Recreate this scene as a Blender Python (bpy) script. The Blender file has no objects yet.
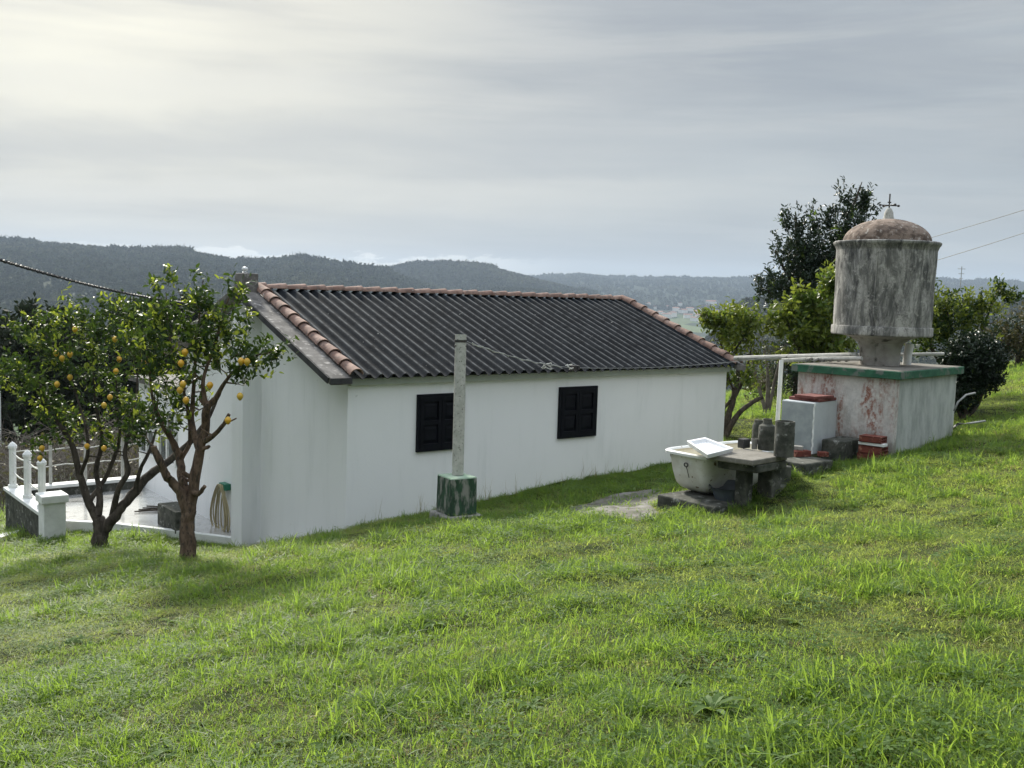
import bpy, math, random
import numpy as np
from mathutils import Vector
from math import radians, sin, cos, pi
random.seed(7); RNG = np.random.default_rng(11)
sc = bpy.context.scene
COL = sc.collection

# ------------------------------------------------------------------ camera
FPX = 1000.0; PITCH = radians(5.09); ROLL = .0315
EYE = np.array([0, 0, 1.6])
cF = np.array([0, cos(PITCH), -sin(PITCH)]); cU0 = np.array([0, sin(PITCH), cos(PITCH)]); cX = np.array([1., 0, 0])
cR = cX*cos(ROLL)+cU0*sin(ROLL); cU = cU0*cos(ROLL)-cX*sin(ROLL)
cd = bpy.data.cameras.new('camera'); cam = bpy.data.objects.new('camera', cd); COL.objects.link(cam)
from mathutils import Matrix
M = Matrix(((cR[0], cU[0], -cF[0], EYE[0]), (cR[1], cU[1], -cF[1], EYE[1]), (cR[2], cU[2], -cF[2], EYE[2]), (0, 0, 0, 1)))
cam.matrix_world = M
cd.sensor_fit = 'HORIZONTAL'; cd.sensor_width = 36; cd.lens = 36*FPX/1024; cd.clip_start = .05; cd.clip_end = 40000
sc.camera = cam

# ------------------------------------------------------------------ light
SUN_EL = radians(34); SUN_AZ = radians(-24)          # azimuth from +Y towards +X
SUND = Vector((sin(SUN_AZ)*cos(SUN_EL), cos(SUN_AZ)*cos(SUN_EL), sin(SUN_EL)))
sl = bpy.data.lights.new('sun', 'SUN'); sl.energy = 5.0; sl.angle = radians(7); sl.color = (1, .95, .84)
so = bpy.data.objects.new('sun', sl); COL.objects.link(so); so.rotation_euler = SUND.to_track_quat('Z', 'Y').to_euler()

def build_world():
    w = bpy.data.worlds.new('World'); sc.world = w; w.use_nodes = True
    N = w.node_tree.nodes; L = w.node_tree.links; N.clear()
    def nd(t, **k):
        n = N.new(t)
        for a, b in k.items(): setattr(n, a, b)
        return n
    def math_(op, a, b=None, c=None, clamp=False):
        n = nd('ShaderNodeMath', operation=op, use_clamp=clamp)
        for i, v in enumerate((a, b, c)):
            if v is None: continue
            if isinstance(v, (int, float)): n.inputs[i].default_value = v
            else: L.new(v, n.inputs[i])
        return n.outputs[0]
    def mixc(f, a, b):
        n = nd('ShaderNodeMix', data_type='RGBA')
        for i, v in ((0, f), (6, a), (7, b)):
            if isinstance(v, (int, float)): n.inputs[i].default_value = v
            elif isinstance(v, tuple): n.inputs[i].default_value = (*v, 1)
            else: L.new(v, n.inputs[i])
        return n.outputs[2]
    out = nd('ShaderNodeOutputWorld')
    sky = nd('ShaderNodeTexSky', sky_type='NISHITA', sun_disc=False, sun_elevation=SUN_EL, sun_rotation=SUN_AZ, air_density=1.2, dust_density=2.0)
    bs = nd('ShaderNodeBackground'); bs.inputs[1].default_value = .1; L.new(sky.outputs[0], bs.inputs[0])
    tc = nd('ShaderNodeTexCoord'); sep = nd('ShaderNodeSeparateXYZ'); L.new(tc.outputs['Generated'], sep.inputs[0])
    x, y, z = sep.outputs
    za = math_('MAXIMUM', z, 0.0)
    inv = math_('DIVIDE', 1.0, math_('ADD', za, .07))
    cm = nd('ShaderNodeCombineXYZ'); L.new(math_('MULTIPLY', x, inv), cm.inputs[0]); L.new(math_('MULTIPLY', y, inv), cm.inputs[1])
    def noise(vec, scale, det, rough, mapscale=(1, 1, 1), rot=0, off=(0, 0, 0), dist=0):
        mp = nd('ShaderNodeMapping'); L.new(vec, mp.inputs[0]); mp.inputs['Scale'].default_value = mapscale
        mp.inputs['Rotation'].default_value = (0, 0, rot); mp.inputs['Location'].default_value = off
        n = nd('ShaderNodeTexNoise'); L.new(mp.outputs[0], n.inputs[0]); n.inputs['Scale'].default_value = scale
        n.inputs['Detail'].default_value = det; n.inputs['Roughness'].default_value = rough; n.inputs['Distortion'].default_value = dist
        return n.outputs[0]
    def ramp(v, lo, hi):
        n = nd('ShaderNodeMapRange', interpolation_type='SMOOTHSTEP', clamp=True); L.new(v, n.inputs[0])
        n.inputs[1].default_value = lo; n.inputs[2].default_value = hi
        return n.outputs[0]
    big = ramp(noise(cm.outputs[0], .34, 4, .55, (.55, 1.3, 1), .15, (3.1, 1.2, 0), .6), .36, .66)
    fine = ramp(noise(cm.outputs[0], .9, 6, .6, (.5, 1.6, 1), .1, (0, 4, 0), .9), .3, .75)
    el = math_('MULTIPLY', z, 1.0)
    cv = nd('ShaderNodeCombineXYZ'); L.new(math_('ARCTAN2', x, y), cv.inputs[0]); L.new(z, cv.inputs[1])
    # cloud sheet: cool grey, bluer and thinner low on the right, warmer where the sun stands behind it
    st = ramp(noise(cv.outputs[0], 1.0, 5, .55, (1.3, 9.5, 1), -.05, (.9, .3, 0), .35), .38, .62)
    st2 = ramp(noise(cv.outputs[0], 1.0, 6, .6, (2.6, 26, 1), .06, (3.9, 1.3, 0), .5), .42, .68)
    base = mixc(ramp(x, -.35, .5), (.53, .53, .505), (.40, .44, .47))
    base = mixc(math_('MULTIPLY', st, .85), base, (.285, .31, .345))
    base = mixc(math_('MULTIPLY', st2, .34), base, (.66, .65, .60))
    base = mixc(math_('MULTIPLY', big, .40), base, (.33, .355, .385))
    base = mixc(math_('MULTIPLY', fine, .16), base, (.66, .655, .62))
    dot = nd('ShaderNodeVectorMath', operation='DOT_PRODUCT'); L.new(tc.outputs['Generated'], dot.inputs[0])
    gd = Vector((sin(radians(-24.5))*cos(radians(17)), cos(radians(-24.5))*cos(radians(17)), sin(radians(17))))
    dot.inputs[1].default_value = gd
    g1 = ramp(dot.outputs['Value'], .88, 1.0)
    g2 = ramp(dot.outputs['Value'], .982, 1.0)
    glow = math_('MULTIPLY', math_('POWER', g1, 1.6), math_('SUBTRACT', 1.0, math_('MULTIPLY', big, .35)))
    base = mixc(math_('MULTIPLY', glow, math_('SUBTRACT', .62, math_('MULTIPLY', st, .40))), base, (.90, .87, .72))
    base = mixc(math_('MULTIPLY', g2, math_('SUBTRACT', .5, math_('MULTIPLY', st, .3))), base, (1.05, 1.02, .84))
    wob = noise(cv.outputs[0], 1.0, 5, .6, (3.2, 14, 1), .0, (2.2, 5.1, 0), .6)
    hh = math_('ADD', math_('ADD', el, math_('MULTIPLY', math_('ARCTAN2', x, y), -.045)), math_('MULTIPLY', math_('SUBTRACT', wob, .5), .075))
    def bandf(c, w):
        d = math_('DIVIDE', math_('ABSOLUTE', math_('SUBTRACT', hh, c)), w); return ramp(d, 1.0, 0.0)
    left = ramp(x, .42, -.12)
    base = mixc(math_('MULTIPLY', bandf(.142, .036), math_('ADD', math_('MULTIPLY', left, .40), .14)), base, (.36, .385, .415))
    base = mixc(math_('MULTIPLY', bandf(.098, .020), math_('MULTIPLY', left, .48)), base, (.66, .655, .61))
    base = mixc(math_('MULTIPLY', bandf(.190, .026), math_('MULTIPLY', ramp(x, .2, -.2), .40)), base, (.70, .69, .63))
    base = mixc(math_('MULTIPLY', bandf(.062, .022), math_('MULTIPLY', left, .35)), base, (.40, .44, .475))
    # low bright cumulus bank over the left ridge
    puff = noise(cv.outputs[0], 9, 6, .62, (1, 2.6, 1), 0, (.4, 0, 0), .3)
    band = math_('MULTIPLY', math_('MULTIPLY', ramp(el, .075, .03), ramp(x, .08, -.1)), ramp(x, -.47, -.3))
    thr = ramp(math_('ADD', puff, math_('MULTIPLY', math_('SUBTRACT', .035, el), 16)), .48, .54)
    lowc = math_('MULTIPLY', math_('MULTIPLY', band, thr), .85)
    # horizon
    base = mixc(math_('MULTIPLY', ramp(el, .09, .0), .45), base, (.43, .49, .525))
    base = mixc(lowc, base, (1.0, .99, .92))
    # overhead the sheet is brighter and bluer, added as fill for the shaded walls
    up = ramp(z, .3, .9)
    base = mixc(math_('MULTIPLY', up, .8), base, (1.75, 1.92, 2.12))
    bc = nd('ShaderNodeBackground'); bc.inputs[1].default_value = .75; L.new(base, bc.inputs[0])
    mx = nd('ShaderNodeMixShader'); mx.inputs[0].default_value = .92
    L.new(bs.outputs[0], mx.inputs[1]); L.new(bc.outputs[0], mx.inputs[2]); L.new(mx.outputs[0], out.inputs[0])
build_world()
sc.view_settings.view_transform = 'Standard'; sc.view_settings.look = 'None'; sc.view_settings.gamma = 1
sc.view_settings.exposure = 0.46; sc.view_settings.use_curve_mapping = False
sc.cycles.volume_bounces = 0; sc.cycles.max_bounces = 8; sc.cycles.transparent_max_bounces = 8

# ------------------------------------------------------------------ placing helpers
def P(x, y, Z): return EYE+Z*(cF+cR*(x-512)/FPX-cU*(y-384)/FPX)
def ray(x, y):
    d = cF+cR*(x-512)/FPX-cU*(y-384)/FPX
    return d
def onz(x, y, z):
    d = ray(x, y); return EYE+d*((z-EYE[2])/d[2])
D1 = np.array([.77616, .63054, 0]); D2 = np.array([-.63054, .77616, 0]); ZV = np.array([0, 0, 1.])
C0 = P(348, 383, 12.3)
def H(s, t, z): return np.array([C0[0]+s*D1[0]+t*D2[0], C0[1]+s*D1[1]+t*D2[1], z])
def onplane(x, y, p0, n):
    d = ray(x, y); n = np.array(n); return EYE+d*(((np.array(p0)-EYE)@n)/(d@n))
EAVE = C0[2]; TERR = -2.09

# ------------------------------------------------------------------ numpy noise
_g = np.random.default_rng(5).random((256, 256))
def vnoise(x, y):
    x = np.asarray(x, float); y = np.asarray(y, float)
    xi = np.floor(x).astype(int); yi = np.floor(y).astype(int); fx = x-xi; fy = y-yi
    fx = fx*fx*(3-2*fx); fy = fy*fy*(3-2*fy)
    a = _g[xi & 255, yi & 255]; b = _g[(xi+1) & 255, yi & 255]; c = _g[xi & 255, (yi+1) & 255]; d = _g[(xi+1) & 255, (yi+1) & 255]
    return a*(1-fx)*(1-fy)+b*fx*(1-fy)+c*(1-fx)*fy+d*fx*fy
def fbm(x, y, o=4):
    r = 0; a = .5; s = 1.
    for i in range(o): r = r+a*vnoise(x*s+i*17.3, y*s+i*9.1); a *= .5; s *= 2.03
    return r
def sstep(x, a, b):
    t = np.clip((x-a)/(b-a), 0, 1); return t*t*(3-2*t)

# ------------------------------------------------------------------ terrain
def zplane(X, Y):
    X = np.asarray(X, float); Y = np.asarray(Y, float)
    return .162*30*np.tanh(X/30)-.079*Y
ctrl = []
def addc(p): ctrl.append((p[0], p[1], p[2]))
for px, py in ((348, 524), (400, 514), (480, 498), (560, 484), (640, 468), (700, 457)):
    q = onplane(px, py, C0, D2); addc(q-D2*.25)
addc(H(7.4, 0, -.80)); addc(H(-.5, 1.2, -1.85)); addc(H(-.6, 2.4, -2.12)); addc(H(-1.2, 3.4, -2.12)); addc(H(-3, 3.6, -2.15))
TANKN = P(895, 461, 12.5); addc(TANKN)
addc(P(955, 443, 13.6)); addc(P(862, 468, 12.2))
addc(onz(660, 508, -.78)); addc(onz(600, 510, -.95)); addc(onz(700, 512, -.72)); addc(onz(560, 515, -1.12)); addc(onz(457, 522, -1.0))
addc(onz(800, 476, -.55)); addc(onz(760, 500, -.62))
addc(onz(188, 560, -1.47)); addc(onz(100, 548, -1.92)); addc(onz(30, 545, -2.3))
for X, Y in ((0, 0), (-4, 3), (4, 3), (0, 5.5), (-5, 7.5), (5, 7.5), (9, 10), (10, 15), (0, 8), (-10, 10), (12, 20), (6, 20), (3, 24)): ctrl.append((X, Y, float(zplane(X, Y))))
ctrl = np.array(ctrl)
SG = 2.2
_K = np.exp(-((ctrl[:, None, 0]-ctrl[None, :, 0])**2+(ctrl[:, None, 1]-ctrl[None, :, 1])**2)/(2*SG*SG))
_wt = np.linalg.solve(_K+.008*np.eye(len(ctrl)), ctrl[:, 2]-zplane(ctrl[:, 0], ctrl[:, 1]))
def inpoly(X, Y, poly):
    X = np.asarray(X); Y = np.asarray(Y); r = np.zeros(X.shape, bool); n = len(poly)
    for i in range(n):
        x1, y1 = poly[i][:2]; x2, y2 = poly[(i+1) % n][:2]
        c = ((y1 > Y) != (y2 > Y)) & (X < (x2-x1)*(Y-y1)/(y2-y1+1e-12)+x1)
        r ^= c
    return r
TER = [H(.3, 2.3, 0), onz(281, 546.5, TERR), onz(170, 532.5, TERR), onz(115, 526, TERR), onz(60, 523, TERR), onz(36, 521, TERR),
       onz(12, 489.5, TERR+.2), H(0.3, 7.6, 0)]
p1 = onz(13, 487.5, TERR+.2)       # far left corner of the terrace
TER = [H(.3, 2.3, 0), onz(281, 546.5, TERR), onz(170, 532.5, TERR), onz(115, 526, TERR), onz(60, 523, TERR)]
pn = p1-D2*2.35; pn[2] = TERR        # near end of the parapet
ped = pn.copy()
far_s = (np.array(p1)-H(0, 0, 0))[:2]@D1[:2]; far_t = (np.array(p1)-H(0, 0, 0))[:2]@D2[:2]
TER += [pn, p1+D1*.02, H(.3, far_t, 0)]
def ground_z(X, Y, cut=True):
    X = np.asarray(X, float); Y = np.asarray(Y, float)
    z = zplane(X, Y)
    sh = X.shape; xf = X.ravel(); yf = Y.ravel(); r = np.zeros(xf.shape)
    m = (np.abs(xf) < 25) & (yf > -12) & (yf < 36)
    if m.any():
        k = np.exp(-((xf[m, None]-ctrl[None, :, 0])**2+(yf[m, None]-ctrl[None, :, 1])**2)/(2*SG*SG))
        r[m] = k@_wt
    z = z+r.reshape(sh)
    z = z+(fbm(X*.7+20, Y*.7+3, 3)-.45)*.10*sstep(Y, 1, 4)*(1-sstep(Y, 25, 60))
    mp_ = onz(778, 489, -.50); z = z+.27*np.exp(-(((X-mp_[0])/.38)**2+((Y-mp_[1])/.30)**2))
    z = z+(fbm(X*2.6+7, Y*2.6+2, 2)-.37)*.12*(1-sstep(Y, 14, 22))
    # brow of the hill, then the valley
    e = np.maximum(0, Y-27+np.maximum(0, -X-7)*.9-np.maximum(0, X-4)*.15)
    drop = np.where(e < 70, .0022*e*e, .0022*4900+.308*(e-70))
    z = z-drop
    z = np.where(Y > 60, np.maximum(z, -96+3*fbm(X*.002, Y*.002)), z)
    z = np.maximum(z, -96)
    if cut:
        m2 = inpoly(X, Y, [q[:2] for q in TER]); z = np.where(m2, np.minimum(z, TERR-.2), z)
    return z
def gz(x, y): return float(ground_z(np.array([x]), np.array([y]), False)[0])
def G(x, y):
    d = ray(x, y); t = 2.
    ts = np.arange(2, 80, .05); pts = EYE+ts[:, None]*d
    h = pts[:, 2]-ground_z(pts[:, 0], pts[:, 1], False)
    i = np.argmax(h < 0); p = EYE+ts[i]*d; p[2] = gz(p[0], p[1]); return p

# ------------------------------------------------------------------ materials
class Mat:
    def __init__(s, name, rough=.8, spec=.35):
        s.m = bpy.data.materials.new(name); s.m.use_nodes = True
        s.N = s.m.node_tree.nodes; s.L = s.m.node_tree.links
        s.b = s.N['Principled BSDF']; s.out = s.N['Material Output']
        s.b.inputs['Roughness'].default_value = rough; s.b.inputs['Specular IOR Level'].default_value = spec
        s.tc = s.N.new('ShaderNodeTexCoord')
    def noise(s, scale, det=5, rough=.6, stretch=(1, 1, 1), off=(0, 0, 0), dist=0, src='Object'):
        mp = s.N.new('ShaderNodeMapping'); s.L.new(s.tc.outputs[src], mp.inputs[0]); mp.inputs['Scale'].default_value = stretch; mp.inputs['Location'].default_value = off
        n = s.N.new('ShaderNodeTexNoise'); s.L.new(mp.outputs[0], n.inputs[0]); n.inputs['Scale'].default_value = scale
        n.inputs['Detail'].default_value = det; n.inputs['Roughness'].default_value = rough; n.inputs['Distortion'].default_value = dist
        return n.outputs[0]
    def ramp(s, v, lo, hi):
        n = s.N.new('ShaderNodeMapRange'); n.interpolation_type = 'SMOOTHSTEP'; s.L.new(v, n.inputs[0]); n.inputs[1].default_value = lo; n.inputs[2].default_value = hi
        return n.outputs[0]
    def mul(s, a, b, op='MULTIPLY'):
        n = s.N.new('ShaderNodeMath'); n.operation = op
        for i, v in enumerate((a, b)):
            if isinstance(v, (int, float)): n.inputs[i].default_value = v
            else: s.L.new(v, n.inputs[i])
        return n.outputs[0]
    def mix(s, f, a, b):
        n = s.N.new('ShaderNodeMix'); n.data_type = 'RGBA'
        for i, v in ((0, f), (6, a), (7, b)):
            if isinstance(v, (int, float)): n.inputs[i].default_value = v
            elif isinstance(v, (tuple, list)): n.inputs[i].default_value = (*v, 1)
            else: s.L.new(v, n.inputs[i])
        return n.outputs[2]
    def sepz(s, src='Object'):
        n = s.N.new('ShaderNodeSeparateXYZ'); s.L.new(s.tc.outputs[src], n.inputs[0]); return n.outputs
    def color(s, c):
        if isinstance(c, (tuple, list)): s.b.inputs['Base Color'].default_value = (*c, 1)
        else: s.L.new(c, s.b.inputs['Base Color'])
        s.c = c; return s
    def bump(s, h, strength=.4, dist=.02):
        n = s.N.new('ShaderNodeBump'); n.inputs['Strength'].default_value = strength; n.inputs['Distance'].default_value = dist
        s.L.new(h, n.inputs['Height']); s.L.new(n.outputs[0], s.b.inputs['Normal']); return s
    def transl(s, col, f):
        t = s.N.new('ShaderNodeBsdfTranslucent'); mx = s.N.new('ShaderNodeMixShader'); mx.inputs[0].default_value = f
        if isinstance(col, (tuple, list)): t.inputs[0].default_value = (*col, 1)
        else: s.L.new(col, t.inputs[0])
        s.L.new(s.b.outputs[0], mx.inputs[1]); s.L.new(t.outputs[0], mx.inputs[2]); s.L.new(mx.outputs[0], s.out.inputs[0]); return s
def simple(name, c1, c2, scale=8, rough=.8, bump=.3, lo=.35, hi=.65, stretch=(1, 1, 1), c3=None, s3=30, lo3=.55, hi3=.7, bd=.01, spec=.35, det=6):
    m = Mat(name, rough, spec); n = m.noise(scale, det, .62, stretch)
    c = m.mix(m.ramp(n, lo, hi), c1, c2)
    if c3: c = m.mix(m.ramp(m.noise(s3, 5, .6, stretch, (3, 7, 1)), lo3, hi3), c, c3)
    m.color(c); m.bump(m.noise(scale*5, 6, .7), bump, bd); return m.m

def mk_wall():
    m = Mat('white_painted_render', .85, .25)
    st = m.ramp(m.noise(2.2, 6, .65, (1.6, 1.6, .22)), .48, .8)
    bl = m.ramp(m.noise(1.1, 5, .6), .42, .75)
    c = m.mix(m.mul(bl, .35), (.86, .87, .875), (.77, .79, .79))
    c = m.mix(m.mul(st, .34), c, (.50, .54, .52))
    sp = m.ramp(m.noise(9, 4, .6, (1, 1, .8), (5, 5, 5)), .70, .78)
    c = m.mix(m.mul(sp, .45), c, (.42, .43, .42))
    m.color(c); m.bump(m.noise(45, 6, .7), .25, .008); return m.m
def mk_tank(base=(.30, .29, .28)):
    m = Mat('weathered_tank_concrete', .92, .2)
    s1 = m.ramp(m.noise(3.6, 8, .7, (1.5, 1.5, .42), (0, 0, 0), .8), .36, .62)
    c = m.mix(s1, (.10, .10, .094), (.42, .405, .375))
    s2 = m.ramp(m.noise(9, 8, .72, (1.2, 1.2, .22), (4, 1, 2), .3), .5, .72)
    c = m.mix(m.mul(s2, .75), c, (.50, .48, .46))
    s3 = m.ramp(m.noise(5, 7, .7, (1.4, 1.4, .45), (9, 3, 0), .6), .50, .66)
    c = m.mix(m.mul(s3, .85), c, (.045, .045, .047))
    s4 = m.ramp(m.noise(26, 7, .75, (1, 1, .8), (2, 8, 0)), .5, .62)
    c = m.mix(m.mul(s4, .6), c, (.13, .125, .11))
    s6 = m.ramp(m.noise(7, 7, .75, (1, 1, 1), (6, 2, 9)), .56, .64)
    c = m.mix(m.mul(s6, .55), c, (.52, .50, .46))
    m.color(c); m.bump(m.noise(40, 7, .75), .5, .012); return m.m
def mk_redstain():
    m = Mat('stained_limewash', .9, .2)
    c = m.mix(m.ramp(m.noise(7, 7, .7), .35, .7), (.64, .61, .58), (.46, .44, .42))
    r1 = m.ramp(m.noise(1.9, 7, .68, (1.6, 1.6, .38), (.35, 2.2, 0), .25), .45, .62)
    c = m.mix(m.mul(r1, m.ramp(m.noise(22, 6, .7, (1, 1, .7)), .36, .62)), c, (.27, .12, .085))
    r2 = m.ramp(m.noise(3.1, 7, .7, (1.3, 1.3, .45), (5, 1, 1)), .55, .68)
    c = m.mix(m.mul(r2, .55), c, (.26, .23, .20))
    zz = m.sepz()[2]
    low = m.mul(m.ramp(m.mul(zz, m.mul(m.noise(5, 6, .7), .55), 'SUBTRACT'), .12, -.12), .7)
    c = m.mix(low, c, (.16, .15, .12))
    m.color(c); m.bump(m.noise(35, 7, .75), .5, .012); return m.m
def mk_whitebox():
    m = Mat('grey_white_limewash', .9, .2)
    c = m.mix(m.ramp(m.noise(4, 7, .7, (1.3, 1.3, .5)), .35, .7), (.52, .54, .51), (.34, .36, .34))
    s = m.ramp(m.noise(6, 7, .7, (1.6, 1.6, .25), (3, 3, 3)), .55, .75)
    c = m.mix(m.mul(s, .6), c, (.18, .18, .165))
    m.color(c); m.bump(m.noise(35, 7, .75), .5, .012); return m.m
def mk_roof():
    m = Mat('dark_fibre_cement', .85, .08)
    c = m.mix(m.ramp(m.noise(3.5, 7, .65), .35, .7), (.010, .012, .015), (.022, .025, .029))
    l = m.ramp(m.noise(30, 6, .75), .57, .7); c = m.mix(m.mul(l, .4), c, (.10, .105, .10))
    sp = m.ramp(m.noise(11, 3, .5, (1, 1, 1), (3, 3, 3)), .72, .76); c = m.mix(m.mul(sp, .6), c, (.30, .30, .28))
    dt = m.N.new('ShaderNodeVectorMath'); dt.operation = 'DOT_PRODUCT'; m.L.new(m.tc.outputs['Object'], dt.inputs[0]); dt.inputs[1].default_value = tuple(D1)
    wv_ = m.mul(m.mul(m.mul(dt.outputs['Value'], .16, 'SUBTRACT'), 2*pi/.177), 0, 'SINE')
    c = m.mix(m.mul(m.mul(m.ramp(wv_, .72, 1.0), .55), m.ramp(m.noise(7, 5, .7), .3, .6)), c, (.15, .16, .165))  # sun glint along the rib crests put into the colour, with some wear
    m.color(c); m.bump(m.noise(60, 5, .7), .3, .006); return m.m
def mk_tile():
    m = Mat('terracotta_tile', .85, .3)
    c = m.mix(m.ramp(m.noise(4, 5, .6), .3, .7), (.17, .10, .078), (.35, .235, .19))
    c = m.mix(m.mul(m.ramp(m.noise(14, 6, .7), .48, .64), .8), c, (.12, .095, .085))
    c = m.mix(m.mul(m.ramp(m.noise(9, 5, .7, (1, 1, 1), (4, 4, 4)), .62, .7), .6), c, (.50, .46, .42))
    m.color(c); m.bump(m.noise(50, 6, .7), .4, .006); return m.m
def mk_leaf(name, a, b, tr, f=.38, rough=.38, spec=.5, vary=None):
    m = Mat(name, rough, spec)
    gi = m.N.new('ShaderNodeNewGeometry')
    c = m.mix(gi.outputs['Random Per Island'], a, b)
    if vary:
        oi = m.N.new('ShaderNodeObjectInfo')
        if name == 'forest_crown':
            nz = m.N.new('ShaderNodeTexNoise'); mp = m.N.new('ShaderNodeMapping'); m.L.new(oi.outputs['Location'], mp.inputs[0]); mp.inputs['Scale'].default_value = (.0045, .0022, .0)
            m.L.new(mp.outputs[0], nz.inputs[0]); nz.inputs['Scale'].default_value = 1; nz.inputs['Detail'].default_value = 5
            c = m.mix(m.ramp(nz.outputs[0], .46, .60), c, (.075, .078, .036))
        hsv = m.N.new('ShaderNodeHueSaturation'); m.L.new(c, hsv.inputs['Color'])
        m.L.new(m.mul(m.mul(oi.outputs['Random'], vary[1]-vary[0]), vary[0], 'ADD'), hsv.inputs['Value'])
        m.L.new(m.mul(m.mul(m.mul(oi.outputs['Random'], 7.31), 1.0, 'FRACT'), .35, 'MULTIPLY'), (q_ := m.N.new('ShaderNodeMath')).inputs[0]); q_.operation = 'ADD'; q_.inputs[1].default_value = .72; m.L.new(q_.outputs[0], hsv.inputs['Saturation']); c = hsv.outputs[0]
    m.color(c); m.transl(m.mix(gi.outputs['Random Per Island'], tr, tuple(v*.7 for v in tr)), f); return m.m
def mk_ground():
    m = Mat('meadow_and_fields', .95, .1)
    n1 = m.ramp(m.noise(1.3, 8, .65), .35, .68)
    near = m.mix(n1, (.022, .034, .010), (.045, .062, .016))
    near = m.mix(m.mul(m.ramp(m.noise(6, 8, .7, off=(3, 1, 0)), .5, .7), .6), near, (.13, .11, .055))
    near = m.mix(m.mul(m.ramp(m.noise(28, 6, .7), .5, .7), .5), near, (.03, .04, .012))
    far = m.mix(m.ramp(m.noise(.006, 5, .6), .4, .6), (.05, .085, .03), (.10, .12, .05))
    v = m.N.new('ShaderNodeTexVoronoi'); mp = m.N.new('ShaderNodeMapping'); m.L.new(m.tc.outputs['Object'], mp.inputs[0]); mp.inputs['Scale'].default_value = (.008, .02, .01)
    m.L.new(mp.outputs[0], v.inputs[0]); v.inputs['Scale'].default_value = 1
    far = m.mix(m.ramp(v.outputs['Color'], .3, .8), far, (.035, .05, .02))
    y = m.sepz()[1]
    m.color(m.mix(m.ramp(y, 45, 120), near, far)); m.bump(m.noise(14, 8, .75), .7, .05); return m.m
def mk_hill():
    m = Mat('wooded_hillside', .95, .05)
    c = m.mix(m.ramp(m.noise(.004, 6, .6), .38, .62), (.022, .030, .018), (.036, .044, .025))
    c = m.mix(m.ramp(m.noise(.0016, 5, .6, off=(700, 0, 0)), .58, .66), c, (.058, .06, .036))
    m.color(c); return m.m
def mk_hillfar():
    m = Mat('valley_side_fields_and_woods', .95, .05)
    c = m.mix(m.ramp(m.noise(.0035, 6, .6), .4, .6), (.016, .024, .015), (.026, .036, .021))
    v = m.N.new('ShaderNodeTexVoronoi'); mp = m.N.new('ShaderNodeMapping'); m.L.new(m.tc.outputs['Object'], mp.inputs[0]); mp.inputs['Scale'].default_value = (.009, .006, .0)
    m.L.new(mp.outputs[0], v.inputs[0]); v.inputs['Scale'].default_value = 1
    sp = m.N.new('ShaderNodeSeparateColor'); m.L.new(v.outputs['Color'], sp.inputs[0])
    fl = m.mix(sp.outputs[0], (.05, .09, .03), (.15, .17, .08))
    fl = m.mix(m.ramp(sp.outputs[1], .5, .8), fl, (.04, .05, .028))
    y = m.sepz()[1]
    m.color(m.mix(m.ramp(m.mul(y, m.mul(m.noise(.003, 4), 900), 'ADD'), 3900, 3500), c, fl)); return m.m

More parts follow.
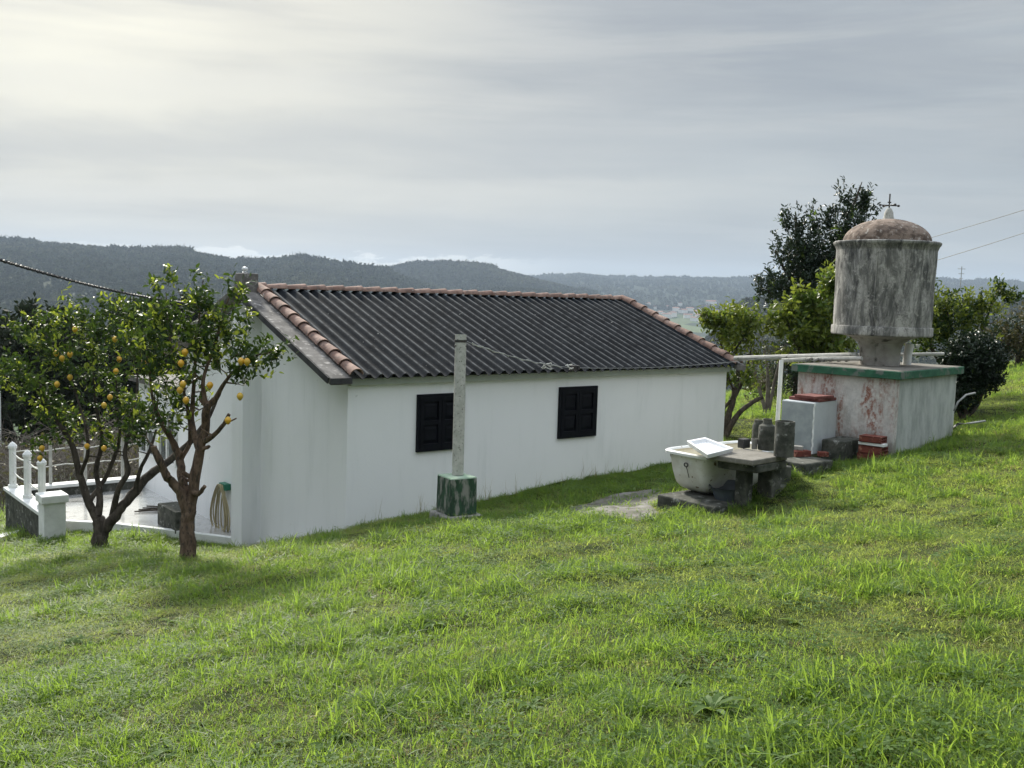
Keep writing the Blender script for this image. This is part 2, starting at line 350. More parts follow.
MT = dict(
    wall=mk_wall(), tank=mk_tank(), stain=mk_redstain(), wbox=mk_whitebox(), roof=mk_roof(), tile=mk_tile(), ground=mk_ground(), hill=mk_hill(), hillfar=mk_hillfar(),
    neck=simple('beige_grey_neck_concrete', (.30, .28, .255), (.42, .40, .365), 5, .9, .4, c3=(.11, .105, .095), s3=6, lo3=.52, hi3=.66),
    dome=simple('lichened_dome', (.085, .060, .046), (.22, .165, .13), 9, .9, .5, .38, .6, c3=(.40, .355, .31), s3=16, lo3=.55, hi3=.68),
    verge=simple('dark_lichened_concrete', (.085, .08, .075), (.17, .16, .15), 5, .9, .5, c3=(.33, .31, .29), s3=13, lo3=.54, hi3=.68),
    vergeedge=simple('black_edge', (.03, .03, .032), (.06, .06, .06), 5, .8),
    fascia=simple('pale_green_fascia', (.40, .43, .38), (.33, .36, .31), 3, .8, .2),
    shutter=simple('dark_shutter_paint', (.004, .005, .008), (.007, .008, .012), 6, .6, .15, spec=.12),
    concrete=simple('old_concrete', (.19, .185, .17), (.30, .29, .265), 6, .9, .5, c3=(.08, .08, .07), s3=11, lo3=.55, hi3=.68),
    pole=simple('lichened_pole_concrete', (.38, .38, .34), (.50, .49, .45), 12, .9, .4, c3=(.19, .19, .16), s3=34, lo3=.54, hi3=.68),
    mossdark=simple('mossy_dark_concrete', (.035, .038, .03), (.10, .10, .085), 7, .95, .6, c3=(.26, .26, .24), s3=9, lo3=.57, hi3=.68),
    slabtop=simple('worn_slab', (.13, .12, .10), (.20, .185, .16), 6, .9, .6, c3=(.27, .26, .24), s3=20, lo3=.56, hi3=.7),
    greenpaint=simple('flaking_green_paint', (.022, .045, .028), (.035, .085, .045), 9, .8, .4, c3=(.24, .24, .21), s3=9, lo3=.45, hi3=.62, stretch=(1.6, 1.6, .5)),
    greencap=simple('green_cap_paint', (.022, .095, .055), (.04, .14, .08), 7, .7, .3, c3=(.14, .16, .14), s3=7, lo3=.50, hi3=.62),
    greentop=simple('pale_green_top', (.25, .36, .25), (.35, .42, .33), 9, .8, .3),
    enamel=simple('worn_enamel', (.66, .66, .62), (.55, .54, .48), 7, .35, .15, c3=(.17, .12, .08), s3=13, lo3=.62, hi3=.68, spec=.5),
    enamelin=simple('yellowed_enamel', (.68, .64, .52), (.58, .53, .40), 5, .35, .15, spec=.5),
    rim=simple('white_enamel_rim', (.80, .81, .80), (.70, .71, .69), 5, .3, .1, c3=(.25, .2, .15), s3=14, lo3=.68, hi3=.72, spec=.5),
    plastic=simple('white_plastic', (.78, .79, .80), (.72, .73, .74), 4, .4, .1),
    metal=simple('grey_cabinet_steel', (.27, .30, .31), (.36, .39, .40), 5, .55, .15, c3=(.16, .12, .09), s3=18, lo3=.68, hi3=.74),
    metalw=simple('white_cabinet_steel', (.55, .58, .59), (.48, .51, .52), 4, .5, .15, c3=(.2, .13, .08), s3=20, lo3=.7, hi3=.75),
    brick=simple('red_brick', (.18, .05, .034), (.12, .035, .026), 12, .9, .5, c3=(.34, .16, .11), s3=16, lo3=.55, hi3=.7),
    plate=simple('dark_red_slab', (.12, .035, .03), (.18, .065, .055), 10, .8, .3),
    bluegrey=simple('blue_grey_plastic', (.07, .085, .10), (.11, .125, .14), 6, .5, .2),
    white=simple('white_paint', (.78, .79, .77), (.66, .67, .65), 5, .7, .2, c3=(.42, .42, .39), s3=9, lo3=.64, hi3=.74),
    wood=simple('pale_weathered_beam', (.34, .34, .31), (.46, .45, .42), 9, .85, .4, c3=(.15, .15, .13), s3=12, lo3=.58, hi3=.7),
    bark=simple('brown_bark', (.085, .056, .036), (.18, .125, .085), 16, .95, .9, c3=(.05, .04, .03), s3=30, lo3=.5, hi3=.64, stretch=(1, 1, .4), bd=.02),
    barkd=simple('dark_bark', (.040, .032, .025), (.10, .082, .065), 16, .95, .9, c3=(.16, .15, .12), s3=22, lo3=.6, hi3=.7, stretch=(1, 1, .4), bd=.02),
    twig=simple('dead_twig', (.11, .095, .08), (.20, .175, .15), 6, .95, .2),
    lemon=simple('lemon_skin', (.72, .38, .03), (.60, .40, .05), 10, .4, .3, spec=.5),
    hose=simple('beige_hose', (.42, .36, .22), (.34, .29, .17), 6, .5, .1),
    greenpl=simple('green_plastic', (.02, .20, .12), (.02, .16, .10), 6, .4, .1),
    wire=simple('galvanised_wire', (.25, .25, .25), (.35, .35, .34), 20, .5, .1),
    cable=simple('black_cable', (.018, .018, .02), (.03, .03, .03), 20, .6, .1),
    rope=simple('white_rope', (.62, .62, .58), (.5, .5, .46), 20, .8, .3),
    iron=simple('dark_iron', (.03, .03, .035), (.06, .05, .045), 10, .6, .2),
    paving0=simple('wet_pale_paving', (.52, .52, .51), (.40, .40, .39), 3, .13, .15, c3=(.16, .155, .14), s3=5, lo3=.58, hi3=.68, spec=.6),
    dirt=simple('damp_concrete_path', (.10, .09, .072), (.175, .165, .15), 2.2, .7, .5, c3=(.07, .065, .045), s3=4, lo3=.5, hi3=.62),
    glass=simple('dark_glass', (.05, .06, .06), (.10, .11, .11), 4, .12, .05, spec=.7),
    vwall=simple('village_wall', (.80, .78, .74), (.72, .70, .66), .2, .9, .0),
    vwall2=simple('village_wall_ochre', (.45, .34, .24), (.40, .30, .22), .2, .9, .0),
    vroof=simple('village_roof', (.26, .12, .08), (.20, .10, .07), .2, .9, .0),
)
LF = dict(
    lemon=mk_leaf('citrus_leaf', (.013, .034, .011), (.036, .068, .018), (.12, .20, .025), .26, .46, .22),
    young=mk_leaf('young_citrus_leaf', (.14, .20, .025), (.24, .28, .035), (.42, .50, .05), .42, .4, .45),
    dark=mk_leaf('dark_evergreen_leaf', (.016, .032, .020), (.034, .056, .030), (.05, .08, .03), .18, .4, .45),
    yel=mk_leaf('yellow_green_leaf', (.075, .11, .022), (.16, .20, .032), (.28, .34, .045), .42, .42, .4),
    mid=mk_leaf('mid_green_leaf', (.045, .085, .018), (.10, .15, .03), (.2, .3, .04), .36, .4, .45),
    camel=mk_leaf('glossy_hedge_leaf', (.009, .020, .011), (.022, .040, .018), (.03, .055, .015), .10, .38, .35),
    pine=mk_leaf('far_pine_foliage', (.015, .022, .013), (.030, .038, .020), (.03, .05, .02), .15, .7, .2),
    scrub=mk_leaf('bramble_leaf', (.06, .06, .025), (.12, .10, .05), (.15, .15, .05), .25, .6, .3),
    grass=mk_leaf('grass_blade', (.070, .125, .024), (.255, .280, .080), (.54, .66, .12), .50, .5, .22, vary=(.5, 1.45)),
    grassl=mk_leaf('lush_grass_blade', (.048, .108, .020), (.135, .215, .040), (.38, .56, .07), .50, .48, .22, vary=(.5, 1.4)),
    dry=mk_leaf('dry_grass_blade', (.20, .17, .075), (.33, .28, .14), (.40, .33, .14), .4, .6, .3),
    weed=mk_leaf('broad_weed_leaf', (.070, .125, .035), (.115, .18, .055), (.30, .42, .08), .38, .6, .15),
    forest=mk_leaf('forest_crown', (.016, .026, .015), (.050, .060, .028), (.04, .05, .02), .1, .9, .1, vary=(.55, 1.7)),
)

pvm = MT['paving0']; MT['paving'] = pvm; pb = pvm.node_tree.nodes['Principled BSDF']; pb.inputs['Coat Weight'].default_value = 1.0; pb.inputs['Coat Roughness'].default_value = .07; pb.inputs['Coat IOR'].default_value = 1.6
# ------------------------------------------------------------------ mesh builder
def woff(o):
    v = np.zeros(3)
    while o is not None: v = v+np.array(o.location); o = o.parent
    return v
def link_mesh(name, V, F, m, parent=None, loc=None, smooth=False, bevel=0, mats=None, midx=None):
    me = bpy.data.meshes.new(name); V = np.asarray(V, float)
    off = woff(parent)
    o = bpy.data.objects.new(name, me)
    if parent is None:
        l = np.array(loc if loc is not None else (0, 0, 0), float); o.location = l; V = V-l
    else: V = V-off; o.parent = parent
    if isinstance(F, np.ndarray):
        k = F.shape[1]; me.vertices.add(len(V)); me.vertices.foreach_set('co', V.ravel()); me.loops.add(F.size); me.loops.foreach_set('vertex_index', F.ravel().astype(np.int32))
        me.polygons.add(len(F)); me.polygons.foreach_set('loop_start', np.arange(0, F.size, k, dtype=np.int32)); me.polygons.foreach_set('loop_total', np.full(len(F), k, np.int32))
        me.update(calc_edges=True); me.validate()
    else: me.from_pydata([tuple(v) for v in V], [], F)
    for mm in (mats or [m]): me.materials.append(mm)
    if midx is not None: me.polygons.foreach_set('material_index', np.asarray(midx, np.int32))
    if smooth: me.polygons.foreach_set('use_smooth', np.ones(len(me.polygons), bool))
    me.update()
    COL.objects.link(o)
    if bevel:
        b = o.modifiers.new('Bevel', 'BEVEL'); b.width = bevel; b.segments = 2; b.limit_method = 'ANGLE'; b.angle_limit = radians(40)
    return o
class MB:
    def __init__(s): s.V = []; s.F = []
    def add(s, V, F):
        n = len(s.V); s.V += [np.asarray(v, float) for v in V]; s.F += [tuple(i+n for i in f) for f in F]; return s
    def box(s, c, ax, dims, taper=1.0):          # c = centre of base; ax = (a,b) horizontal unit axes; dims (la, lb, h)
        a, b = [np.array(q, float) for q in ax]; c = np.array(c, float); la, lb, h = dims; V = []
        for k, t in ((0, 1), (1, taper)):
            for i, j in ((-1, -1), (1, -1), (1, 1), (-1, 1)): V.append(c+a*la/2*i*t+b*lb/2*j*t+ZV*h*k)
        return s.add(V, [(3, 2, 1, 0), (4, 5, 6, 7), (0, 1, 5, 4), (1, 2, 6, 5), (2, 3, 7, 6), (3, 0, 4, 7)])
    def obox(s, c, a, b, n, dims):                # c = centre, any axes
        a, b, n = [np.array(q, float) for q in (a, b, n)]; V = []
        for k in (-1, 1):
            for i, j in ((-1, -1), (1, -1), (1, 1), (-1, 1)): V.append(np.array(c)+a*dims[0]/2*i+b*dims[1]/2*j+n*dims[2]/2*k)
        return s.add(V, [(3, 2, 1, 0), (4, 5, 6, 7), (0, 1, 5, 4), (1, 2, 6, 5), (2, 3, 7, 6), (3, 0, 4, 7)])
    def hexa(s, lo, hi):                          # two quads of matching corners
        return s.add(list(lo)+list(hi), [(3, 2, 1, 0), (4, 5, 6, 7), (0, 1, 5, 4), (1, 2, 6, 5), (2, 3, 7, 6), (3, 0, 4, 7)])
    def prism(s, poly, z0, z1):
        n = len(poly); V = [np.array([p[0], p[1], z0]) for p in poly]+[np.array([p[0], p[1], z1]) for p in poly]
        return s.add(V, [tuple(range(n))[::-1], tuple(range(n, 2*n))]+[(i, (i+1) % n, n+(i+1) % n, n+i) for i in range(n)])
    def tube(s, pts, rad, n=8, cap=True):
        pts = [np.array(p, float) for p in pts]; m = len(pts)
        if not hasattr(rad, '__len__'): rad = [rad]*m
        prev = None; V = []
        for i, p in enumerate(pts):
            t = pts[min(i+1, m-1)]-pts[max(i-1, 0)]; t = t/(np.linalg.norm(t)+1e-9)
            if prev is None:
                u = np.cross(t, [0, 0, 1]) if abs(t[2]) < .95 else np.cross(t, [1, 0, 0])
            else: u = prev-t*(prev@t)
            u = u/(np.linalg.norm(u)+1e-9); prev = u; w = np.cross(t, u)
            for k in range(n): a = 2*pi*k/n; V.append(p+(u*cos(a)+w*sin(a))*rad[i])
        F = [(i*n+k, i*n+(k+1) % n, (i+1)*n+(k+1) % n, (i+1)*n+k) for i in range(m-1) for k in range(n)]
        if cap: F += [tuple(range(n))[::-1], tuple(range((m-1)*n, m*n))]
        return s.add(V, F)
    def lathe(s, c, prof, n=40, jig=0):
        V = []; c = np.array(c, float)
        for r, z in prof:
            for k in range(n): a = 2*pi*k/n; rr = r*(1+jig*(fbm(np.array(k*.4), np.array(z*6.))-.5)) if jig else r; V.append(c+[rr*cos(a), rr*sin(a), z])
        F = [(i*n+k, i*n+(k+1) % n, (i+1)*n+(k+1) % n, (i+1)*n+k) for i in range(len(prof)-1) for k in range(n)]
        F += [tuple(range(n))[::-1], tuple(range((len(prof)-1)*n, len(prof)*n))]
        return s.add(V, F)
    def build(s, name, m, parent=None, loc=None, smooth=False, bevel=0):
        return link_mesh(name, s.V, s.F, m, parent, loc, smooth, bevel)
def tag(o, label, cat=None, group=None, kind=None):
    o['label'] = label
    if cat: o['category'] = cat
    if group: o['group'] = group
    if kind: o['kind'] = kind
    return o
def thing(name, loc, label, cat, group=None):
    o = bpy.data.objects.new(name, None); o.location = tuple(loc); o.empty_display_size = .2; COL.objects.link(o); return tag(o, label, cat, group)
def struct(o, label=None):
    o['kind'] = 'structure'
    if label: o['label'] = label
    return o
def autosmooth(o, ang=35):
    me = o.data; me.polygons.foreach_set('use_smooth', np.ones(len(me.polygons), bool)); me.set_sharp_from_angle(angle=radians(ang)); return o

# ------------------------------------------------------------------ ground sheet
def axis(pts):                                    # [(pos, step), ...] -> graded coordinates
    out = [pts[0][0]]
    for (a, s1), (b, s2) in zip(pts[:-1], pts[1:]):
        x = a
        while x < b-1e-6:
            t = (x-a)/(b-a); x += s1*(s2/s1)**t; out.append(min(x, b))
    return np.array(sorted(set(np.round(out, 4))))
ax = axis([(-9000, 900), (-200, 30), (-14, .35), (-9, .13), (7.5, .13), (14, .35), (200, 30), (9000, 900)])
ay = axis([(-600, 150), (-30, 5), (1, .2), (3, .12), (19, .14), (30, .5), (300, 25), (9000, 900)])
GX, GY = np.meshgrid(ax, ay); GZ = ground_z(GX, GY)
nx, ny = len(ax), len(ay)
ii = (np.arange(ny-1)[:, None]*nx+np.arange(nx-1)[None, :]).ravel()
gr = link_mesh('ground', np.stack([GX.ravel(), GY.ravel(), GZ.ravel()], 1), np.stack([ii, ii+1, ii+nx+1, ii+nx], 1), MT['ground'], smooth=True)
struct(gr, 'grassy hillside falling from the meadow to the valley')

# ------------------------------------------------------------------ hills: real ranges with their own distance
def ridge(name, sil, Zf, Zc, Zb, zf, mat, seed, amp, label, n=260):
    sil = sorted((a, b+3.2*2300/Zc+1) for a, b in sil); sx = [p[0] for p in sil]; sy = [p[1] for p in sil]
    u = np.linspace(sil[0][0], sil[-1][0], n); yy = np.interp(u, sx, sy)
    V = []; rows = 44; k = 30
    cr = np.array([P(a, b, Zc) for a, b in zip(u, yy)])
    dirs = cr[:, :2]/np.linalg.norm(cr[:, :2], axis=1)[:, None]; dist = np.linalg.norm(cr[:, :2], axis=1)
    allp = []
    for j in range(rows):
        if j <= k: v = j/k; D = dist*(Zf/Zc+(1-Zf/Zc)*v); hfac = 1-(1-v)**1.25
        else: v = (j-k)/(rows-1-k); D = dist*(1+(Zb/Zc-1)*v); hfac = 1-v
        zz = zf+(cr[:, 2]-zf)*hfac
        X = dirs[:, 0]*D; Y = dirs[:, 1]*D
        w = np.sin(min(1, j/k)*pi)**.8 if j <= k else 0
        nn = (fbm(X*.0016+seed, Y*.0007+seed, 5)-.5)*amp*w
        zz = np.minimum(zz+nn, cr[:, 2]-.002*abs(Zc-D[0])*0-0) if j < k else zz
        allp.append(np.stack([X, Y, zz], 1))
    A = np.array(allp); V = A.reshape(-1, 3)
    ii = (np.arange(rows-1)[:, None]*n+np.arange(n-1)[None, :]).ravel()
    o = link_mesh(name, V, np.stack([ii, ii+1, ii+n+1, ii+n], 1), mat, smooth=True)
    struct(o, label); return o, A, k
S1 = [(-900, 262), (-500, 244), (-200, 236), (0, 241), (50, 243), (100, 247), (130, 251), (180, 250), (225, 257), (240, 261), (280, 261), (300, 257), (335, 264), (390, 271), (417, 281), (450, 291), (520, 308), (580, 335), (640, 370)]
S2 = [(330, 300), (380, 272), (400, 267), (412, 264), (446, 263), (485, 266), (510, 272), (544, 281), (573, 288), (603, 296), (640, 310), (690, 345)]
S3 = [(-300, 285), (300, 284), (480, 280), (530, 277), (578, 273), (617, 277), (656, 278), (705, 277), (769, 279), (860, 281), (945, 279), (1024, 282), (1200, 278), (1600, 290), (2000, 300)]
S4 = [(700, 345), (722, 320), (734, 305), (745, 299), (765, 297), (800, 301), (880, 306), (950, 303), (1000, 300), (1024, 295), (1200, 270), (1600, 262)]
S5 = [(380, 305), (440, 292), (500, 287), (540, 289), (570, 294), (600, 306), (640, 330)]
hillsets = []
hillsets.append((*ridge('hills', S1, 900, 2300, 3000, -96, MT['hill'], 3, 46, 'long wooded ridge at the left, nearest and highest'), 10.5, 34000))
hillsets.append((*ridge('hills', S2, 2000, 3000, 3600, -96, MT['hill'], 13, 40, 'rounded wooded hill in the middle behind the left ridge'), 11, 14000))
hillsets.append((*ridge('hills', S5, 1600, 2300, 2700, -96, MT['hill'], 33, 20, 'low dark wooded spur just above the roof ridge'), 9, 7000))
hillsets.append((*ridge('hills', S3, 2700, 5200, 6500, -96, MT['hillfar'], 23, 60, 'farthest pale blue ridge closing the valley'), 13, 42000))
hillsets.append((*ridge('hills', S4, 700, 1300, 1700, -96, MT['hill'], 43, 14, 'dark wooded knoll at the right behind the trees'), 6, 9000))

# ------------------------------------------------------------------ instancing of stuff by geometry nodes
def gn_scatter(name, pts, rot, scl, idx, sources, label):
    me = bpy.data.meshes.new(name); me.vertices.add(len(pts)); me.vertices.foreach_set('co', np.asarray(pts, float).ravel())
    a = me.attributes.new('rot', 'FLOAT_VECTOR', 'POINT'); a.data.foreach_set('vector', np.asarray(rot, float).ravel())
    a = me.attributes.new('scl', 'FLOAT_VECTOR', 'POINT'); a.data.foreach_set('vector', np.asarray(scl, float).ravel())
    a = me.attributes.new('idx', 'INT', 'POINT'); a.data.foreach_set('value', np.asarray(idx, np.int32))
    o = bpy.data.objects.new(name, me); COL.objects.link(o)
    src = bpy.data.collections.new(name+'_kinds')
    for s in sources:
        for c in list(s.users_collection): c.objects.unlink(s)
        src.objects.link(s)
    ng = bpy.data.node_groups.new(name+'_scatter', 'GeometryNodeTree')
    ng.interface.new_socket('Geometry', in_out='INPUT', socket_type='NodeSocketGeometry'); ng.interface.new_socket('Geometry', in_out='OUTPUT', socket_type='NodeSocketGeometry')
    N = ng.nodes; L = ng.links
    gi = N.new('NodeGroupInput'); go = N.new('NodeGroupOutput'); m2p = N.new('GeometryNodeMeshToPoints'); iop = N.new('GeometryNodeInstanceOnPoints')
    ci = N.new('GeometryNodeCollectionInfo'); ci.inputs['Collection'].default_value = src; ci.inputs['Separate Children'].default_value = True; ci.inputs['Reset Children'].default_value = True
    def at(n, t):
        q = N.new('GeometryNodeInputNamedAttribute'); q.data_type = t; q.inputs['Name'].default_value = n; return q.outputs['Attribute']
    L.new(gi.outputs[0], m2p.inputs[0]); L.new(m2p.outputs[0], iop.inputs['Points']); L.new(ci.outputs[0], iop.inputs['Instance'])
    iop.inputs['Pick Instance'].default_value = True
    L.new(at('idx', 'INT'), iop.inputs['Instance Index']); L.new(at('rot', 'FLOAT_VECTOR'), iop.inputs['Rotation']); L.new(at('scl', 'FLOAT_VECTOR'), iop.inputs['Scale'])
    L.new(iop.outputs[0], go.inputs[0])
    md = o.modifiers.new('scatter', 'NODES'); md.node_group = ng
    o['kind'] = 'stuff'; o['label'] = label
    return o
def crown_src(name, seed, pointed):
    r = np.random.default_rng(seed); n = 60
    V = []; F = []
    for i in range(n):
        z = r.random(); rad = (.42*(1-z)**.8+.06) if pointed else .5*math.sqrt(max(.05, 1-(2*z-1)**2))
        a = r.random()*2*pi; c = np.array([cos(a)*rad*.8, sin(a)*rad*.8, .12+z*.88]); s = .17
        p = c+r.normal(size=(3, 3))*s; k = len(V); V += list(p); F.append((k, k+1, k+2))
    return link_mesh(name, V, F, LF['forest'])
fsrc = [crown_src('tree_crown_%s' % q, 50+i, i % 2) for i, q in enumerate(('a', 'b', 'c', 'd'))]
FP = []; FS = []; FO = []
for o, A, k, hs, cnt in hillsets:
    r = np.random.default_rng(int(hs))
    rows, n, _ = A.shape
    v = r.random(cnt)**.75*k; v[: cnt//4] = k-r.random(cnt//4)*.8; u = r.random(cnt)*(n-1.01)
    if 2600 < A[0, 0, 1]: v = np.maximum(v, k*.30)
    i0 = np.floor(v).astype(int); i0 = np.clip(i0, 0, rows-2); j0 = np.floor(u).astype(int); fv = (v-i0)[:, None]; fu = (u-j0)[:, None]
    p = A[i0, j0]*(1-fv)*(1-fu)+A[i0+1, j0]*fv*(1-fu)+A[i0, j0+1]*(1-fv)*fu+A[i0+1, j0+1]*fv*fu
    keep = fbm(p[:, 0]*.003+9, p[:, 1]*.002) > .04+.12*r.random(len(p))
    p = p[keep]; p[:, 2] -= hs*.25
    FP.append(p); crest = (v[keep] > k-1.1); h = hs*(.6+.7*r.random(len(p)))*np.where(crest, 1+.6*(fbm(p[:, 0]*.006, p[:, 1]*.001+5) > .47)*r.random(len(p)), 1); FS.append(np.stack([h*.85, h*.85, h], 1))
FP = np.concatenate(FP); FS = np.concatenate(FS)
rt = np.zeros((len(FP), 3)); rt[:, 2] = RNG.random(len(FP))*6.28
gn_scatter('hill_forest', FP, rt, FS, RNG.integers(0, 4, len(FP)), fsrc, 'distant forest covering the hillsides')

# ------------------------------------------------------------------ village in the valley
def village():
    o3, A, k = hillsets[3][:3]
    fl = A.reshape(-1, 3)
    spots = [(668, 309), (676, 311), (672, 317), (667, 318), (683, 313), (690, 311), (697, 314), (704, 309), (708, 309), (711, 306), (700, 311), (716, 314), (722, 316), (727, 312), (731, 316), (707, 322), (712, 323), (655, 309), (661, 314), (688, 318), (694, 321), (700, 318), (735, 320), (741, 315), (648, 306), (680, 306)]
    first = [None, None]
    r = random.Random(4)
    for i, (x, y) in enumerate(spots):
        d = ray(x, y); best = None
        ts = np.linspace(2750, 5000, 300); pts = EYE+ts[:, None]*d
        # height of the slope along that direction
        col = np.argmin(np.abs(np.arctan2(A[k, :, 0], A[k, :, 1])-math.atan2(d[0], d[1])))
        cz = np.interp(np.linalg.norm(pts[:, :2], axis=1), np.linalg.norm(A[:k+1, col, :2], axis=1), A[:k+1, col, 2])
        j = np.argmax(pts[:, 2] < cz) if (pts[:, 2] < cz).any() else 60
        p = pts[j].copy(); p[2] = cz[j]
        big = i in (2, 9, 3); kind = 1 if i in (7, 8, 13) else 0
        t = thing('village_house', p, '', 'house', 'houses of the village across the valley')
        t['label'] = 'tiny far house of the village across the valley' if not big else 'larger pale block in the far village, seen right of the roof'
        w, l, h = (13+r.random()*6, 18+r.random()*10, 7+r.random()*4)
        if big: l *= 1.5; h *= 1.5
        ang = r.random()*pi; a = np.array([cos(ang), sin(ang), 0]); b = np.array([-sin(ang), cos(ang), 0])
        m = MB().box(p-ZV*3, (a, b), (l, w, h+3)); m.build('wall', MT['vwall2'] if kind else MT['vwall'], t)
        q = [p+a*l/2*i_*1.05+b*w/2*j_*1.08+ZV*h for i_, j_ in ((-1, -1), (1, -1), (1, 1), (-1, 1))]+[p-a*l/2*1.05+ZV*(h+w*.22), p+a*l/2*1.05+ZV*(h+w*.22)]
        MB().add(q, [(0, 1, 5, 4), (2, 3, 4, 5), (0, 4, 3), (1, 2, 5), (3, 2, 1, 0)]).build('roof', MT['vroof'], t)
village()

# ------------------------------------------------------------------ terrace (structure) and its parapet
m = MB().prism([(q[0], q[1]) for q in TER], TERR-.35, TERR)
struct(m.build('terrace_paving', MT['paving']), 'pale wet paving beside the gable of the house')
def kerbline(pts, w, h, z0, up):
    m = MB()
    for a, b in zip(pts[:-1], pts[1:]):
        a = np.array(a, float); b = np.array(b, float); d = b-a; d[2] = 0; L = np.linalg.norm(d); d /= L; n = np.array([-d[1], d[0], 0])
        c = (a+b)/2; c[2] = z0; m.box(c, (d, n), (L+w*.3, w, h+up))
    return m
kp = [TER[1]-D1*.0, TER[2], TER[3], TER[4]]
m = kerbline([np.array([q[0], q[1], 0]) for q in kp], .09, .35, TERR-.3, .0)
struct(m.build('terrace_kerb', MT['white'], bevel=.008), 'white kerb between terrace and lawn')
kb = MB()
kz = ((2.35, -2.06), (1.75, -1.93), (1.15, -1.74), (.7, -1.6))
for (t0, z0), (t1, z1) in zip(kz[:-1], kz[1:]):
    kb.hexa([H(a_, t_, z_-.3) for a_, t_, z_ in ((-.02, t0, z0), (-.15, t0, z0), (-.15, t1, z1), (-.02, t1, z1))], [H(a_, t_, z_) for a_, t_, z_ in ((-.02, t0, z0), (-.15, t0, z0), (-.15, t1, z1), (-.02, t1, z1))])
tag(kb.build('stone_kerb', MT['concrete']), 'low concrete kerb sloping up along the foot of the gable wall', 'kerb')
# parapet wall with bollard posts
pw = thing('parapet_wall', p1+np.array([0, 0, -.5]), 'low dark parapet with white coping, rope posts and a square end pier', 'wall')
a = p1-D2*2.1; a[2] = 0; mid = (p1+a)/2
cc = p1.copy()
def para_box(c0, c1, w, z0, z1, name, mt, b=.01):
    c0 = np.array(c0, float); c1 = np.array(c1, float); d = c1-c0; d[2] = 0; L = np.linalg.norm(d); d /= L; n = np.array([-d[1], d[0], 0]); c = (c0+c1)/2; c[2] = z0
    return MB().box(c, (d, n), (L, w, z1-z0)).build(name, mt, pw, bevel=b)
para_box(p1+D2*.1, p1-D2*2.2, .20, TERR-.55, TERR+.14, 'wall_body', MT['mossdark'])
para_box(p1+D2*.13, p1-D2*2.25, .25, TERR+.142, TERR+.2, 'coping', MT['white'])
E1 = H(-.05, far_t, 0)
para_box(p1+D1*.135, E1, .20, TERR-.55, TERR+.14, 'wall_body', MT['mossdark'])
para_box(p1+D1*.13, E1, .25, TERR+.142, TERR+.2, 'coping', MT['white'])
def rpost(p, h=.78):
    m = MB(); r = .058; prof = [(r*1.35, 0), (r*1.35, .05), (r, .06), (r, h-.12), (r*1.28, h-.11), (r*1.28, h-.07), (r*.75, h-.03), (r*.1, h)]
    m.lathe(np.array([p[0], p[1], TERR+.2]), prof, 8); o = m.build('post', MT['white'], pw); return o
posts = [p1.copy(), p1-D2*.98, p1-D2*1.85]
for q in posts: rpost(q)
mm = MB(); 
for hh in (.28, .6):
    for q0, q1 in zip(posts[:-1], posts[1:]):
        pts = [(q0*(1-t)+q1*t)*np.array([1, 1, 0])+ZV*(TERR+.2+hh-.04*4*t*(1-t)) for t in np.linspace(0, 1, 9)]
        MB().tube(pts, .013, 6).build('rope', MT['rope'], pw)
pr_ = p1-D2*2.42; pr_[2] = 0
MB().box(np.array([pr_[0], pr_[1], TERR-.35]), (D1, D2), (.31, .31, .35+.40)).build('pier', MT['white'], pw, bevel=.01)
MB().box(np.array([pr_[0], pr_[1], TERR+.402]), (D1, D2), (.38, .38, .12)).build('pier_cap', MT['white'], pw, bevel=.015)
# rail along the far side
fr = thing('wire_railing', p1+D1*1.2, 'thin pale wire railing along the far edge of the terrace', 'railing')
L_ = np.linalg.norm((E1-p1)[:2])
for t in (.28, .55, .85):
    q = p1*(1-t)+E1*t; q[2] = 0
    MB().box(np.array([q[0], q[1], TERR+.2]), (D1, D2), (.045, .045, .72)).build('post', MT['wood'], fr)
for hh in (.32, .6):
    pts = [np.array([*(p1*(1-t)+E1*t)[:2], TERR+.2+hh+.015*sin(t*20)]) for t in np.linspace(0.02, 1, 14)]
    MB().tube(pts, .010, 6).build('rail', MT['rope'], fr)
# pale path scrap at far left
q = [onz(-30, 541, -2.5), onz(14, 538, -2.45), onz(22, 529, -2.42), onz(0, 531, -2.45), onz(-30, 533, -2.5)]
m = MB(); m.add([np.array([a[0], a[1], gz(a[0], a[1])+.03]) for a in q], [(0, 1, 2, 3, 4)]); m.add([np.array([a[0], a[1], gz(a[0], a[1])-.15]) for a in q], [(4, 3, 2, 1, 0)])
struct(m.build('garden_path', MT['white']), 'short pale path slab at the far left edge of the lawn')

# ------------------------------------------------------------------ house
HL = 7.25; HB = 5.3; RT = 2.65; RZ = 1.585; EZ = EAVE+.10; EO = -.13
hs = thing('white_house', H(0, 0, -2.4), 'long low white rendered house with dark corrugated roof and terracotta edge tiles', 'house')
zb = -2.6
V = [H(0, 0, zb), H(HL, 0, zb), H(HL, HB, zb), H(0, HB, zb), H(0, 0, EAVE), H(HL, 0, EAVE), H(HL, HB, EAVE), H(0, HB, EAVE), H(0, RT, RZ-.09), H(HL, RT, RZ-.09)]
W0 = MB().add(V, [(0, 1, 5, 4), (1, 2, 6, 9, 5), (2, 3, 7, 6), (3, 0, 4, 8, 7), (4, 5, 9, 8), (6, 7, 8, 9)]).build('wall', MT['wall'], hs)
